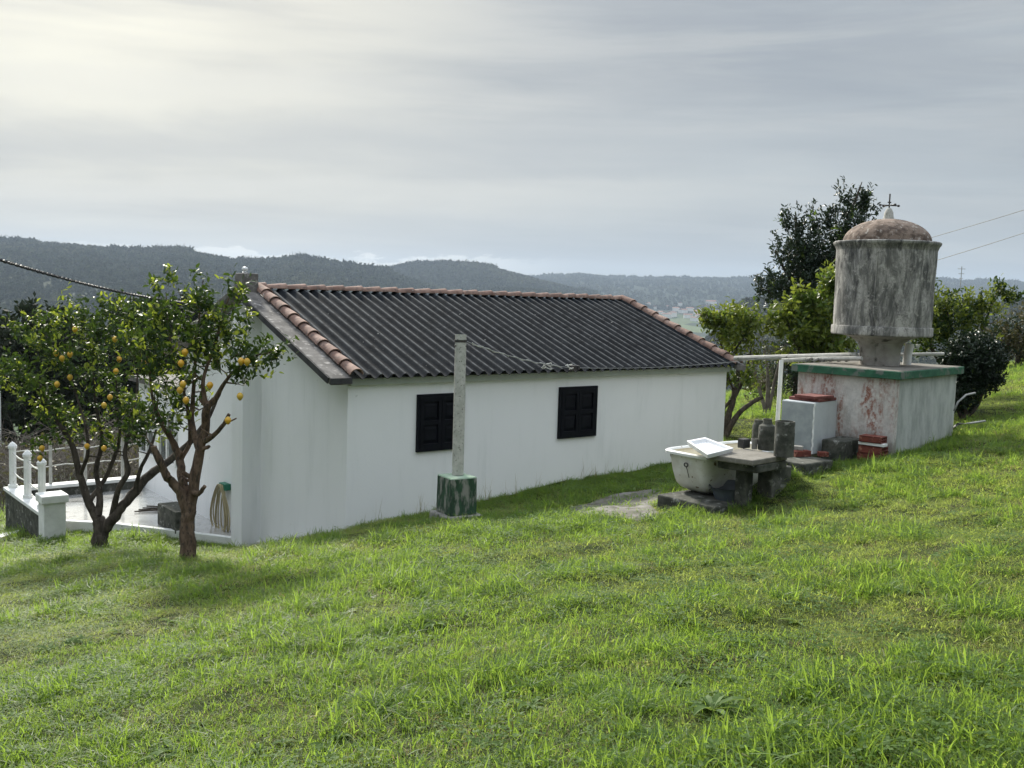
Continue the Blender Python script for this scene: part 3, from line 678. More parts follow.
# rear gallery
bw = MB().box(H(1.6, HB+1.14, zb), (D1, D2), (3.2, 2.28, 1.9+.55)).build('annex_wall', MT['wall'], hs)
MB().box(H(1.55, HB+1.17, zb+2.45), (D1, D2), (3.5, 2.33, .08)).build('annex_roof', MT['verge'], hs)
for t0 in (HB+.35, HB+1.35):
    f = MB()
    z0 = TERR+.62; w = .8; hh = .95
    for (tt, zz, lw, lh) in ((t0+w/2, z0, w, .05), (t0+w/2, z0+hh-.05, w, .05)): f.obox(H(-.02, tt, zz+lh/2), D2, ZV, D1, (lw, lh, .07))
    for tt in (t0+.025, t0+w/2, t0+w-.025): f.obox(H(-.018, tt, z0+hh/2), D2, ZV, D1, (.05, hh-.1, .07))
    f.obox(H(-.016, t0+w/2, z0+hh/2), D2, ZV, D1, (w, .035, .05))
    wf = f.build('window', MT['white'], hs)
    MB().obox(H(-.004, t0+w/2, z0+hh/2), D2, ZV, D1, (w-.04, hh-.04, .02)).build('pane', MT['glass'], wf)
# pilaster flue and its cap above the ridge
MB().box(H(-.14, 2.63, zb), (D1, D2), (.28, .36, RZ-.35-zb)).build('pilaster', MT['wall'], hs)
MB().hexa([H(-.27, 2.48, RZ-.18), H(-.03, 2.48, RZ-.18), H(-.03, 2.80, RZ-.18), H(-.27, 2.80, RZ-.18)], [H(-.265, 2.50, RZ+.20), H(-.035, 2.50, RZ+.20), H(-.035, 2.78, RZ+.20), H(-.265, 2.78, RZ+.20)]).build('chimney', MT['verge'], hs, bevel=.012)
# corrugated sheets
def roofz(t): return EZ+(RZ-EZ)*(t-EO)/(RT-EO) if t <= RT else RZ-(RZ-EZ)*(t-RT)/(RT-EO)
def sheet(t0, t1, s0, s1, rows, name):
    per = .177; ns = int((s1-s0)/per*10); V = []; amp = .029
    ts = np.linspace(t0, t1, rows); S = np.linspace(s0, s1, ns+1)
    for k in range(2):
        for t in ts:
            for s_ in S: V.append(H(s_, t, roofz(t)+amp*math.sin(2*pi*(s_-.16)/per)-.007*k+.004*math.sin(s_*2.1)*math.sin(t)))
    n = ns+1; R = rows; F = []
    for i in range(R-1):
        for j in range(ns):
            a = i*n+j; F.append((a, a+1, a+n+1, a+n)); b = a+R*n; F.append((b+n, b+n+1, b+1, b))
    for j in range(ns):
        a = j; F.append((a, R*n+a, R*n+a+1, a+1)); a = (R-1)*n+j; F.append((a+1, R*n+a+1, R*n+a, a))
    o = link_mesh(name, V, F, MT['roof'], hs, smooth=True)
    o.data.set_sharp_from_angle(angle=radians(50)); return o
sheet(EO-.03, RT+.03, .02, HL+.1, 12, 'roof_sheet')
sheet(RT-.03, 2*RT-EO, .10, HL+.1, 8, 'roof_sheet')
# fascia
MB().obox(H(HL/2, -.035, EAVE+.015), D1, D2, ZV, (HL+.0, .068, .085)).build('fascia', MT['fascia'], hs)
# concrete verge slab left and right
def verge(s0, s1, name):
    th = .085; lo = []; hi = []
    for (s_, t_) in ((s0, EO-.05), (s1, EO-.05), (s1, RT), (s0, RT)):
        z = roofz(min(t_, RT)); lo.append(H(s_, t_, z-th)); hi.append(H(s_, t_, z+.0))
    MB().hexa(lo, hi).build(name, MT['verge'], hs, bevel=.008)
    lo = []; hi = []
    for (s_, t_) in ((s0, RT+.003), (s1, RT+.003), (s1, 2*RT-EO+.05), (s0, 2*RT-EO+.05)):
        z = roofz(t_); lo.append(H(s_, t_, z-th)); hi.append(H(s_, t_, z+.0))
    MB().hexa(lo, hi).build(name, MT['verge'], hs, bevel=.008)
verge(-.34, -.045, 'verge_slab'); verge(HL+.06, HL+.28, 'verge_slab')
for s0 in (-.34,):
    m = MB(); m.obox(H(s0-.004+.148, EO-.056, roofz(EO)-.055), D1, ZV, D2, (.296, .07, .012)); m.build('drip_edge', MT['vergeedge'], hs)
    t_ = D2*(RT-EO)+ZV*(RZ-EZ); L = np.linalg.norm(t_); t_ /= L; nn = np.cross(D1, t_)
    MB().obox(H(s0-.006, (RT+EO)/2, roofz((RT+EO)/2)-.05), D1, t_, nn, (.012, L, .08)).build('drip_edge', MT['vergeedge'], hs)
# tiles
def captile(p, d, up, L, r, parent, name='edge_tile', tw=0):
    d = d/np.linalg.norm(d); side = np.cross(d, up); side /= np.linalg.norm(side); up = np.cross(side, d); V = []; n = 10; th = .014
    for k, rr in ((0, r), (1, r-th)):
        for e in (0, 1):
            r2 = rr*(1.0 if e == 0 else .74)
            for j in range(n+1):
                a = pi*j/n; V.append(p+d*L*e+side*cos(a)*r2+up*sin(a)*r2*.85+up*(.0 if e else .012))
    F = []; q = n+1
    for j in range(n):
        F += [(j, j+1, q+j+1, q+j), (2*q+j+1, 2*q+j, 3*q+j, 3*q+j+1), (j+1, j, 2*q+j, 2*q+j+1), (q+j, q+j+1, 3*q+j+1, 3*q+j)]
    F += [(0, q, 3*q, 2*q), (n, 2*q+n, 3*q+n, q+n)]
    o = MB().add(V, F).build(name, MT['tile'], parent); autosmooth(o, 40); return o
slope = D2*(RT-EO)+ZV*(RZ-EZ); SL = np.linalg.norm(slope); sd = slope/SL; sn = np.cross(D1, sd)
for s0 in (.02, HL+.10):
    nt = 10; st = (SL+.02)/nt
    for i in range(nt):
        j = random.uniform(-.008, .008)
        captile(H(s0+j, EO-.04, EZ+.0)+sd*(st*i)+sn*.006, sd+D1*j*.6, sn, st*1.12, .096, hs)
nr = 24; st = (HL+.3)/nr
for i in range(nr):
    j = random.uniform(-.006, .006)
    captile(H(HL+.12-st*i, RT+j, RZ-.005+random.uniform(-.004, .004)), -D1+D2*j, ZV, st*1.1, .088, hs, 'ridge_tile')
# shutters
def shutter(x0, y0, s_off=None):
    q = onplane(x0, y0, C0, D2); s0 = (q-C0)@D1; z1 = q[2]; w = .755; h = .755
    sh = MB()
    # frame
    for (a, b, la, lb) in ((w/2, -.02, w, .04), (w/2, -h+.02, w, .04), (.02, -h/2, .04, h-.08), (w-.02, -h/2, .04, h-.08)):
        sh.obox(H(s0+a, -.012, z1+b), D1, ZV, D2, (la, lb, .05))
    fr_ = sh.build('window', MT['shutter'], hs)
    MB().obox(H(s0+w/2, -.006, z1-h/2), D1, ZV, D2, (w-.06, h-.06, .02)).build('shutter_back', MT['shutter'], fr_)
    for k in (0, 1):
        m = MB(); lw = (w-.09)/2; c = s0+.043+lw/2+k*(lw+.006)
        for (b, lb) in ((-.07, .06), (-h/2, .06), (-h+.07, .06)): m.obox(H(c, -.026, z1+b), D1, ZV, D2, (lw, lb, .03))
        for e in (-1, 1): m.obox(H(c+e*(lw/2-.025), -.027, z1-h/2), D1, ZV, D2, (.05, h-.085, .032))
        for b in (-.225, -h+.225):
            hh = h/2-.16
            lo = [H(c+i*(lw/2-.055), -.016, z1+b+j*hh/2*1.05) for i, j in ((-1, -1), (1, -1), (1, 1), (-1, 1))]
            hi = [H(c+i*(lw/2-.085), -.030, z1+b+j*(hh/2-.035)) for i, j in ((-1, -1), (1, -1), (1, 1), (-1, 1))]
            m.hexa(lo, hi)
        m.build('shutter', MT['shutter'], fr_, bevel=.003)
shutter(416.7, 394.5); shutter(558.7, 387.2)
# ornament on the chimney
pc = H(-.17, 2.65, RZ+.20)
m = MB(); m.lathe(pc, [(.03, 0), (.038, .015), (.015, .026), (.034, .041), (.048, .06), (.038, .083), (.01, .094)], 12); o = m.build('chimney_ornament', MT['plastic'], loc=pc); autosmooth(o, 60)
m = MB(); 
tag(o, 'small white rounded ornament standing on top of the chimney', 'ornament')

# hose on the gable wall
qb = H(-.03, 3.42, 0); qb[2] = onplane(228, 486, H(0, 0, 0), D1)[2]; qb = onplane(228, 486, H(0, 0, 0), D1)
hh = thing('hose_reel', qb, 'pale hose hung in loops on a green bracket beside the pilaster', 'hose')
MB().obox(qb-D1*.05, D2, ZV, D1, (.22, .10, .10)).build('bracket', MT['greenpl'], hh, bevel=.01)
m = MB()
for i in range(7):
    w = .14+.06*i; dz = 0.70+.045*(i % 4); ph = i*.4; pts = []
    for t in np.linspace(0, 2*pi, 26):
        ww = w*(.35+.65*(1-cos(t))/2)
        pts.append(qb-D1*(.09+.02*(i % 3))+D2*(math.sin(t)*ww*.95-.05+.02*i)+ZV*(-(1-cos(t))/2*dz+.03))
    m.tube(pts, .011, 6, False)
m.build('hose', MT['hose'], hh, smooth=True)
# dark block by the wall behind the tree
q = onz(176, 528, TERR); MB_ = MB().box(np.array([q[0], q[1], TERR]), (D1, D2), (.30, .75, .33))
tag(MB_.build('concrete_step', MT['mossdark'], loc=q, bevel=.012), 'dark mossy concrete step on the terrace against the gable wall', 'step')
q = onz(150, 511, TERR)
m = MB()
for i in range(4): m.tube([q+D1*(-.25+.1*i)+D2*(.1*i)+ZV*.02, q+D1*(.1+.12*i)-D2*.1+ZV*.03, q+D1*(.35+.1*i)-D2*(.1*i)+ZV*.02], .012, 5)
tag(m.build('cut_branch', MT['barkd'], loc=q), 'dark cut branches lying on the wet terrace', 'branches')

# ------------------------------------------------------------------ concrete line post
b0 = onz(456, 520, -1.03)
hp = thing('line_post', b0, 'tall round lichened concrete clothesline post on a green painted pedestal', 'post')
fa = np.array([.85, .53, 0]); fa /= np.linalg.norm(fa); fb = np.array([-fa[1], fa[0], 0]); gzz = b0[2]
MB().box(b0-ZV*.15, (fa, fb), (.47, .47, .24)).build('footing', MT['concrete'], hp, bevel=.02)
MB().box(b0+ZV*.092, (fa, fb), (.35, .35, .42), .97).build('pedestal', MT['greenpaint'], hp, bevel=.008)
MB().box(b0+ZV*.5125, (fa, fb), (.338, .338, .012), .96).build('pedestal_top', MT['greentop'], hp)
ptop = P(460.9, 334.5, 0); Zp = (b0-EYE)@cF; ptop = P(460.9, 334.5, Zp-.02); pbot = P(457.8, 472, Zp)
m = MB(); pp = [pbot*(1-t)+ptop*t for t in np.linspace(-.02, 1, 12)]; m.tube(pp, [.068-.002*i/12 for i in range(12)], 18); o = m.build('pole', MT['pole'], hp); autosmooth(o)
m = MB(); m.tube([ptop-ZV*.09, ptop-ZV*.06], .074, 18); m.tube([ptop-ZV*.14, ptop-ZV*.125], .073, 18); m.build('wire_tie', MT['iron'], hp)
# clothesline
A0 = ptop-ZV*.08+np.array([.07, 0, 0]); br = H(0, EO-.08, EZ)  # bracket
qbr = onplane(573, 368, H(0, EO-.06, 0), D2)
pts = [A0*(1-t)+qbr*t-ZV*.10*4*t*(1-t)*.5 for t in np.linspace(0, 1, 24)]
cl = thing('clothesline', A0, 'slack clothesline wire with a knotted rope end, from the post to the eave', 'clothesline')
MB().tube(pts, .005, 5).build('wire', MT['wire'], cl)
m = MB(); rr = random.Random(3); c = pts[19]
for k in range(6):
    p = c+np.array([rr.uniform(-.2, .15), 0, rr.uniform(-.01, .02)]); w = []
    for i in range(9): w.append(p.copy()); p = p+np.array([rr.uniform(-.03, .04), rr.uniform(-.02, .02), rr.uniform(-.02, .015)])
    m.tube(w, .007, 5)
for k in range(3):
    w = [pts[i]+ZV*.012*math.sin(i*2.1+k)+D1*0 for i in range(1, 22)]; 
    m.tube(w[(0, 8, 0)[k]:(8, 20, 3)[k]], .005, 5)
m.build('rope', MT['rope'], cl)
m = MB(); m.obox(qbr, D1, ZV, D2, (.10, .08, .06)); m.obox(qbr+D1*.09, D1, ZV, D2, (.05, .07, .05)); m.tube([qbr+D1*.02, qbr+D1*.02-ZV*.05], .012, 6)
tag(m.build('eave_bracket', MT['iron'], loc=qbr, bevel=.004), 'small dark iron bracket fixed at the eave, end of the clothesline', 'bracket')
wr = P(781, 356, 14.0)
pts = [(qbr+D1*.1)*(1-t)+wr*t-ZV*.06*4*t*(1-t)+ZV*0 for t in np.linspace(0, 1, 16)]
tag(MB().tube(pts, .004, 5).build('guy_wire', MT['wire'], loc=qbr), 'thin grey wire running from the eave bracket to the pipe rack', 'wire')

# ------------------------------------------------------------------ wash place: plinth, bathtub, tray, slab table
PZ = -.60
bb = onz(657, 494, PZ); bl = thing('tub_plinth', bb, 'low dark mossy concrete plinth under the bathtub', 'plinth')
# front-left corner bb; extends along -D2 towards viewer/right and D1 away
MB().box(bb+D1*.8-D2*.42-ZV*.34, (D1, D2), (1.6, .84, .34)).build('plinth_block', MT['mossdark'], bl, bevel=.02)
RZt = -.13
tl = onz(660, 449.6, RZt)
def tub():
    t = thing('bathtub', np.array([tl[0], tl[1], PZ])+D1*.68-D2*.34, 'old white enamel bathtub with rusty stains and rolled rim on the plinth', 'bathtub')
    L, W = 1.45, .74; c = tl+D1*L/2-D2*W/2; c[2] = 0
    def ring(l, w, z, r=.3, n=72):
        out = []
        for k in range(n):
            a = 2*pi*k/n; ca, sa = cos(a), sin(a); e = 2/6.5
            out.append(c+D1*(abs(ca)**e*math.copysign(1, ca)*l/2)+D2*(abs(sa)**e*math.copysign(1, sa)*w/2)+ZV*z)
        return out
    n = 72
    def loft(rings, capend):
        V = []; F = []
        for r_ in rings: V += r_
        for i in range(len(rings)-1):
            for k in range(n): F.append((i*n+k, i*n+(k+1) % n, (i+1)*n+(k+1) % n, (i+1)*n+k))
        if capend: F.append(tuple(range((len(rings)-1)*n, len(rings)*n)))
        return V, F
    z0 = PZ+.03; h = RZt-z0
    V, F = loft([ring(L-.05, W-.05, RZt-.01), ring(L-.09, W-.10, RZt-.10), ring(L-.13, W-.14, z0+h*.5), ring(L-.20, W-.20, z0+h*.2), ring(L-.30, W-.28, z0+.03), ring(L-.5, W-.42, z0-.015)], True)
    autosmooth(MB().add(V, F).build('tub_shell', MT['enamel'], t), 50)
    V, F = loft([ring(L-.055, W-.055, RZt), ring(L-.13, W-.14, RZt-.10), ring(L-.22, W-.22, z0+h*.45), ring(L-.36, W-.33, z0+h*.2), ring(L-.55, W-.45, z0+.06)], True)
    autosmooth(MB().add(V, F).build('tub_inside', MT['enamelin'], t), 50)
    V, F = loft([ring(L-.09, W-.09, RZt-.006), ring(L-.07, W-.07, RZt+.014), ring(L-.02, W-.02, RZt+.020), ring(L+.02, W+.02, RZt+.006), ring(L+.015, W+.015, RZt-.022), ring(L-.05, W-.05, RZt-.03)], False)
    autosmooth(MB().add(V, F).build('rim', MT['rim'], t), 60)
    # overflow ring with chain at the visible end
    e = c-D1*(L/2-.03)-D2*.02; e[2] = RZt-.12
    m = MB(); w = [e-D1*.015+D2*.026*cos(a)+ZV*.022*sin(a) for a in np.linspace(0, 2*pi, 14)]; m.tube(w, .008, 6)
    w = [e-D1*(.03-.004*i_)-D2*(.02+.008*i_)-ZV*(.02+.03*i_) for i_ in range(5)]; m.tube(w, .005, 5)
    m.build('overflow', MT['iron'], t)
    for (i, j) in ((-1, -1), (-1, 1), (1, 1), (1, -1)):
        MB().lathe(c+D1*i*(L/2-.36)+D2*j*(W/2-.27)+ZV*(PZ), [(.03, 0), (.022, .03), (.035, .06)], 8).build('foot', MT['iron'], t)
tub()
# white tray leaning on tub and slab
def tray():
    a = onz(686.6, 440.5, 0.03); b = onz(705, 437.0, 0.055); c_ = onz(734, 448, .0); d = onz(707.5, 454.5, -.005)
    q = [a, b, c_, d]; ctr = sum(q)/4
    t = thing('plastic_tray', ctr, 'white ribbed plastic tray propped slanting across the bathtub', 'tray')
    n = np.cross(q[3]-q[0], q[1]-q[0]); n /= np.linalg.norm(n); n = n if n[2] > 0 else -n
    k = [ctr+(p-ctr)*.82 for p in q]; th = .055
    V = q+[p-n*th for p in [ctr+(p-ctr)*.93 for p in q]]+k+[p-n*(th*.7) for p in [ctr+(p-ctr)*.76 for p in q]]
    F = []
    for i in range(4):
        j = (i+1) % 4; F += [(i, j, 4+j, 4+i), (j, i, 8+i, 8+j), (8+j, 8+i, 12+i, 12+j)]
    F += [(4, 5, 6, 7), (15, 14, 13, 12)]
    o = MB().add(V, F).build('tray_body', MT['plastic'], t, bevel=.006)
    for i in range(5):
        f = .15+.16*i; p = k[0]*(1-f)+k[1]*f; p2 = k[3]*(1-f)+k[2]*f
        MB().tube([p*.9+p2*.1-n*.032, p*.3+p2*.7-n*.032], .006, 6).build('rib', MT['plastic'], t)
tray()
SZ = -.05
ST = [onz(706, 454, SZ), onz(743.5, 448.2, SZ), onz(788, 454.6, SZ), onz(753, 460.5, SZ)]
# stone table
tb = thing('stone_table', np.array([*onz(742, 492, -.62)[:2], -.65]), 'worn stone slab table on a squat pillar beside the bathtub', 'table')
m = MB(); m.prism([(q[0], q[1]) for q in ST][::-1], SZ-.06, SZ); m.build('slab', MT['slabtop'], tb, bevel=.012)
cn = sum(ST)/4; ql = [ (q*.62+cn*.38) for q in ST]; qa = [(q*.86+cn*.14) for q in ST]
m = MB(); m.prism([(q[0]+.06, q[1]) for q in qa][::-1], SZ-.15, SZ-.062); m.build('bearer', MT['mossdark'], tb, bevel=.015)
pl = onz(743.5, 470, SZ-.15); lf = cn*.45+pl*.55
MB().box(np.array([pl[0]+.05, pl[1]+.16, -.85]), (D1, D2), (.13, .15, .85+SZ-.152)).build('pillar', MT['mossdark'], tb, bevel=.015)
MB().box(np.array([cn[0]+.36, cn[1]+.20, -.85]), (D1, D2), (.35, .2, .85+SZ-.152)).build('back_support', MT['mossdark'], tb, bevel=.015)
# dark basin under the slab
q = onz(727, 498, PZ)-np.array([0, .05, 0])
m = MB(); m.lathe(q+ZV*0, [(.14, .0), (.175, .10), (.20, .16), (.21, .165), (.19, .155), (.15, .05), (.02, .03)], 22); o = m.build('plastic_basin', MT['bluegrey'], loc=q); autosmooth(o, 50)
o.rotation_euler = (radians(5), radians(-4), 0)
tag(o, 'blue grey plastic basin tucked in the shade under the stone slab', 'basin')

# things on the slab
def canister(x0, x1, yt, yb, z, name, label, cat, prof=None, mt='mossdark', grp=None):
    xc = (x0+x1)/2; p = onz(xc, yb-1.5, z); Z = (p-EYE)@cF; r = (x1-x0)/2*Z/FPX; h = (yb-yt)*Z/FPX; p = p+np.array([0, r*.9, 0])
    prof = prof or [(1, 0), (1, .96), (.97, 1), (.85, 1.0), (.83, .93), (.1, .93)]
    m = MB().lathe(p, [(a*r, b*h) for a, b in prof], 28, .02); o = m.build(name, MT[mt], loc=p); autosmooth(o, 40); return tag(o, label, cat, grp)
canister(776, 795.7, 423.5, 459, SZ, 'concrete_cylinder', 'wide open-topped grey concrete cylinder, right end of the slab group', 'cylinder', mt='mossdark')
canister(759.5, 776.5, 421, 452.5, SZ, 'concrete_bottle', 'dark bottle shaped concrete jar in front on the stone slab', 'jar', [(.95, 0), (1, .05), (1, .7), (.93, .78), (.55, .84), (.5, .97), (.58, 1), (.4, 1), (.38, .93)])
canister(753, 766.5, 422, 446, SZ, 'concrete_bottle', 'dark concrete jar standing behind the bottle shaped jar', 'jar', [(.95, 0), (1, .05), (1, .78), (.8, .86), (.72, .97), (.75, 1), (.5, 1), (.48, .93)])
canister(751.5, 758.5, 440.5, 451, SZ, 'small_pot', 'tiny pale concrete pot at the left foot of the jars', 'pot', [(.75, 0), (.85, .6), (1, .75), (1, 1), (.8, 1), (.7, .3)], mt='concrete')
q = onz(748, 448.5, SZ); tag(MB().box(q+D2*.06, (D1, D2), (.12, .09, .105)).build('stone_block', MT['vergeedge'], loc=q, bevel=.008), 'small black block on the slab corner left of the pot', 'block')

# ------------------------------------------------------------------ tank base and tank
v1 = P(-547, 262, 1)-EYE; v1[2] = 0; v1 /= np.linalg.norm(v1); v2 = np.array([v1[1], -v1[0], 0]);
TC = P(900.3, 372, 12.5)      # near top corner of cap
TZ = TC[2]
def along(p0, d, xt):          # distance along d so that it projects to column xt
    lo, hi = 0, 9.
    for _ in range(50):
        m_ = (lo+hi)/2; q = np.array(p0)+d*m_-EYE; x = 512+FPX*(q@cR)/(q@cF)
        if (x-xt)*(1 if (512+FPX*((np.array(p0)+d*9-EYE)@cR)/((np.array(p0)+d*9-EYE)@cF)) > xt else -1) < 0: lo = m_
        else: hi = m_
    return lo
LA = along(TC, v1, 791.5); LB = along(TC, v2, 964.5)
tk = thing('tank_base', np.array([TC[0], TC[1], -.35]), 'square limewashed masonry base with green edged top and rust red stains', 'building')
ov = .07
def TB(a, b, z): return np.array([*(TC+v1*a+v2*b)[:2], z])
zb_ = -1.0
corn = [TB(ov, ov, 0), TB(LA-ov, ov, 0), TB(LA-ov, LB-ov, 0), TB(ov, LB-ov, 0)]
def wallquad(a, b, th, name, mt):
    d = b-a; L = np.linalg.norm(d); d = d/L; n = np.array([-d[1], d[0], 0]); c = (a+b)/2
    inn = sum(corn)/4-c; n = n if n@inn > 0 else -n
    c = c+n*th/2; c[2] = zb_
    return MB().box(c, (d, n), (L, th, TZ-.102-zb_)).build(name, mt, tk, bevel=.006)
wallquad(corn[0], corn[1], .12, 'stained_wall', MT['stain'])
wallquad(corn[0]+v1*.121, corn[3]+v1*.121, .12, 'side_wall', MT['wbox'])   # replaced below by exact side
bpy.data.objects.remove(bpy.data.objects['side_wall'])
wallquad(corn[0]+v2*.1205, corn[3], .12, 'side_wall', MT['wbox'])
wallquad(corn[1]+v2*.1205, corn[2], .12, 'side_wall', MT['wbox'])
wallquad(corn[2]+v1*-.1205, corn[3]+v1*.1205, .12, 'side_wall', MT['wbox'])
MB().prism([tuple(TB(a, b, 0)[:2]) for a, b in ((0, 0), (0, LB), (LA, LB), (LA, 0))], TZ-.10, TZ-.002).build('green_cap', MT['greencap'], tk, bevel=.006)
MB().prism([tuple(TB(a, b, 0)[:2]) for a, b in ((.03, .03), (.03, LB-.03), (LA-.03, LB-.03), (LA-.03, .03))], TZ-.05, TZ+.004).build('cap_top', MT['slabtop'], tk)
# the tank
tZ = ((TB(LA/2, LB/2, 0)-EYE)@cF)
tc = P(879.5, 358.5, tZ); tc[2] = TZ+.004
k = tZ/FPX
wt = thing('water_tank', tc, 'large round weathered concrete water tank with rusty dome on a short neck', 'water tank')
zr0 = P(882, 335.5, tZ)[2]-tc[2]; zr1 = P(882, 326, tZ)[2]-tc[2]; zt0 = P(887, 250, tZ)[2]-tc[2]; zt1 = P(887, 243, tZ)[2]-tc[2]; zd = P(888, 220, tZ)[2]-tc[2]
Rr = 48.0*k; Rb = 46.2*k; Rt2 = 47.2*k; Rc = 50.2*k; Rd = 41.6*k
o = MB().lathe(tc, [(19.5*k, 0), (19.3*k, zr0*.25), (19.5*k, zr0*.55), (22*k, zr0*.75), (28*k, zr0*.9), (36*k, zr0*.985), (38*k, zr0)], 48).build('neck', MT['neck'], wt); autosmooth(o, 30)
cpil = tc+np.array([-13.5*k, -9*k, 0])
o = MB().lathe(cpil, [(8.5*k, 0), (8.5*k, zr0*.6), (11*k, zr0*.8), (15*k, zr0*.93), (17*k, zr0*.98)], 24).build('neck_pipe', MT['neck'], wt); autosmooth(o, 30)
o = MB().lathe(tc, [(38*k, zr0), (Rr*.985, zr0+.005), (Rr, zr0+.02), (Rr, zr1-.012), (Rr*.99, zr1), (Rb, zr1+.001)], 64).build('lower_rim', MT['tank'], wt); autosmooth(o, 30)
o = MB().lathe(tc, [(Rb, zr1)]+[(Rb+(Rt2-Rb)*t+.004*sin(t*9), zr1+(zt0-zr1)*t) for t in np.linspace(0, 1, 12)]+[(Rb*.9, zt0+.001)], 64, .008).build('tank_body', MT['tank'], wt); autosmooth(o, 30)
o = MB().lathe(tc, [(Rt2*.995, zt0-.04), (Rt2+.006, zt0-.01), (Rc-.018, zt0+.035), (Rc-.008, zt0+.045), (Rc+.004, zt1-.03), (Rc+.004, zt1-.012), (Rc-.01, zt1), (Rd*.95, zt1+.001)], 64).build('upper_rim', MT['tank'], wt); autosmooth(o, 30)
dm = [(Rd*cos(a), zt1+(zd-zt1)*sin(a)) for a in np.linspace(0, pi/2-.06, 14)]
o = MB().lathe(tc, dm, 48, .01).build('dome', MT['dome'], wt); autosmooth(o, 50)
MB().tube([tc+np.array([-24*k, -Rb*.86-.015, zr1]), tc+np.array([-23.5*k, -Rt2*.865-.012, zt0-.06])], .008, 6).build('seam', MT['tank'], wt)
o = MB().lathe(tc+ZV*(zd-.005), [(5.6*k, 0), (4.6*k, 2.5*k), (4.2*k, 6.5*k), (2.6*k, 10*k), (.5*k, 11.5*k)], 18).build('finial', MT['pole'], wt); autosmooth(o, 50)
vn = tc+ZV*(zd+10*k)
wv = MB().tube([vn, vn+ZV*14.5*k], .010, 6).build('weather_vane', MT['iron'], wt)
m = MB(); y_ = vn+ZV*3.2*k
ax_ = np.array([cos(.2), sin(.2), 0]); m.tube([y_-ax_*10.5*k, y_+ax_*10.5*k], .008, 6); ay_ = np.array([-ax_[1], ax_[0], 0]); m.tube([y_-ay_*10*k, y_+ay_*10*k], .008, 6)
for s in (-1, 1):
    m.lathe(y_+ax_*s*10*k-ZV*.016, [(.005, 0), (.02, .01), (.02, .022), (.005, .032)], 8); m.lathe(y_+ay_*s*10*k-ZV*.016, [(.005, 0), (.02, .01), (.02, .022), (.005, .032)], 8)
m.obox(y_+ZV*3*k, ax_, ZV, ay_, (.05, .015, .008))
m.build('compass_arms', MT['iron'], wv)
# white pipe stub behind neck
q = onz(908, 362, TZ); q = P(907, 362, tZ+.2); q[2] = TZ
tag(MB().tube([q, q+ZV*.12, q+ZV*.30+np.array([.02, 0, 0])], .058, 14).build('vent_pipe', MT['white'], loc=q, smooth=False), 'white pipe stub standing on the base right of the tank neck', 'pipe')
# pipe rack from the house to the base
rk = thing('pipe_rack', P(779, 421, 13.6), 'pale rails on a thin white post between the house and the tank base', 'rack')
a = P(735, 358.2, 15.6); b = P(857, 355.0, 13.6)
m = MB().tube([a, (a+b)/2, b], .036, 8).build('rail', MT['wood'], rk)
a = P(782, 360.5, 14.4); b = P(862, 358.5, 13.4); MB().tube([a, (a+b)/2+ZV*.01, b], .030, 8).build('rail', MT['wood'], rk)
a = P(800, 356, 14.9); b = P(944, 354, 14.6); MB().tube([a, (a+b)/2, b], .026, 8).build('rail', MT['wood'], rk)
a = P(781.5, 360, 14.2); b = P(777, 424, 14.2); b[2] = gz(b[0], b[1])-.1; MB().tube([a, b], .030, 10).build('post', MT['white'], rk)
m = MB()
for i in range(6):
    p = P(806+8*i, 360.5, 13.8); m.tube([p, p+np.array([.12, .15, .02])], .022, 6)
m.build('pipe_offcuts', MT['concrete'], rk)

# ------------------------------------------------------------------ cabinet, block, bricks
def cabinet():
    wp = onplane(835, 450, TC+v2*ov, v2); lb0 = along(wp, -v2, 811.5); n0 = wp-v2*lb0
    n0 = np.array([n0[0], n0[1], 0]); zc = P(811.5, 455, (n0-EYE)@cF)[2]; n0[2] = zc
    a = v1; b = v2
    la = along(n0, a, 779.5); lb = lb0-.01
    hgt = P(811.5, 402.5, (n0-EYE)@cF)[2]-zc
    t = thing('metal_cabinet', n0, 'rusty edged white and grey metal cabinet standing against the tank base', 'cabinet')
    c = n0+a*la/2+b*lb/2
    MB().box(c, (a, b), (la, lb, hgt)).build('cabinet_body', MT['metalw'], t, bevel=.008)
    MB().obox(n0+a*la/2-b*.008+ZV*hgt/2, a, ZV, b, (la*.97, hgt*.97, .014)).build('door', MT['metal'], t, bevel=.004)
    m = MB(); rr = random.Random(9)
    pp = [n0-(a+b)*.006+ZV*z for z in np.linspace(0.01, hgt, 20)]
    m.tube([p+np.array([rr.uniform(-.006, .006), rr.uniform(-.004, .004), 0]) for p in pp], .012, 6).build('peeling_edge', MT['white'], t)
    s1 = MB().obox(c+b*.03-a*.02+ZV*(hgt+.022), a, b, ZV, (la*.94, lb*.75, .04)).build('red_slab', MT['plate'], loc=c+ZV*hgt, bevel=.005)
    tag(s1, 'larger dark red slab lying flat on the cabinet, the lower one', 'slab', 'red slabs on the cabinet')
    s2 = MB().obox(c-b*.05-a*.08+ZV*(hgt+.060), a*.98+b*.17, b*.98-a*.17, ZV, (la*.72, lb*.62, .034)).build('red_slab', MT['plate'], loc=c+ZV*(hgt+.04), bevel=.005)
    tag(s2, 'smaller dark red slab on top of the larger one over the cabinet', 'slab', 'red slabs on the cabinet')
    return n0
cab = cabinet()
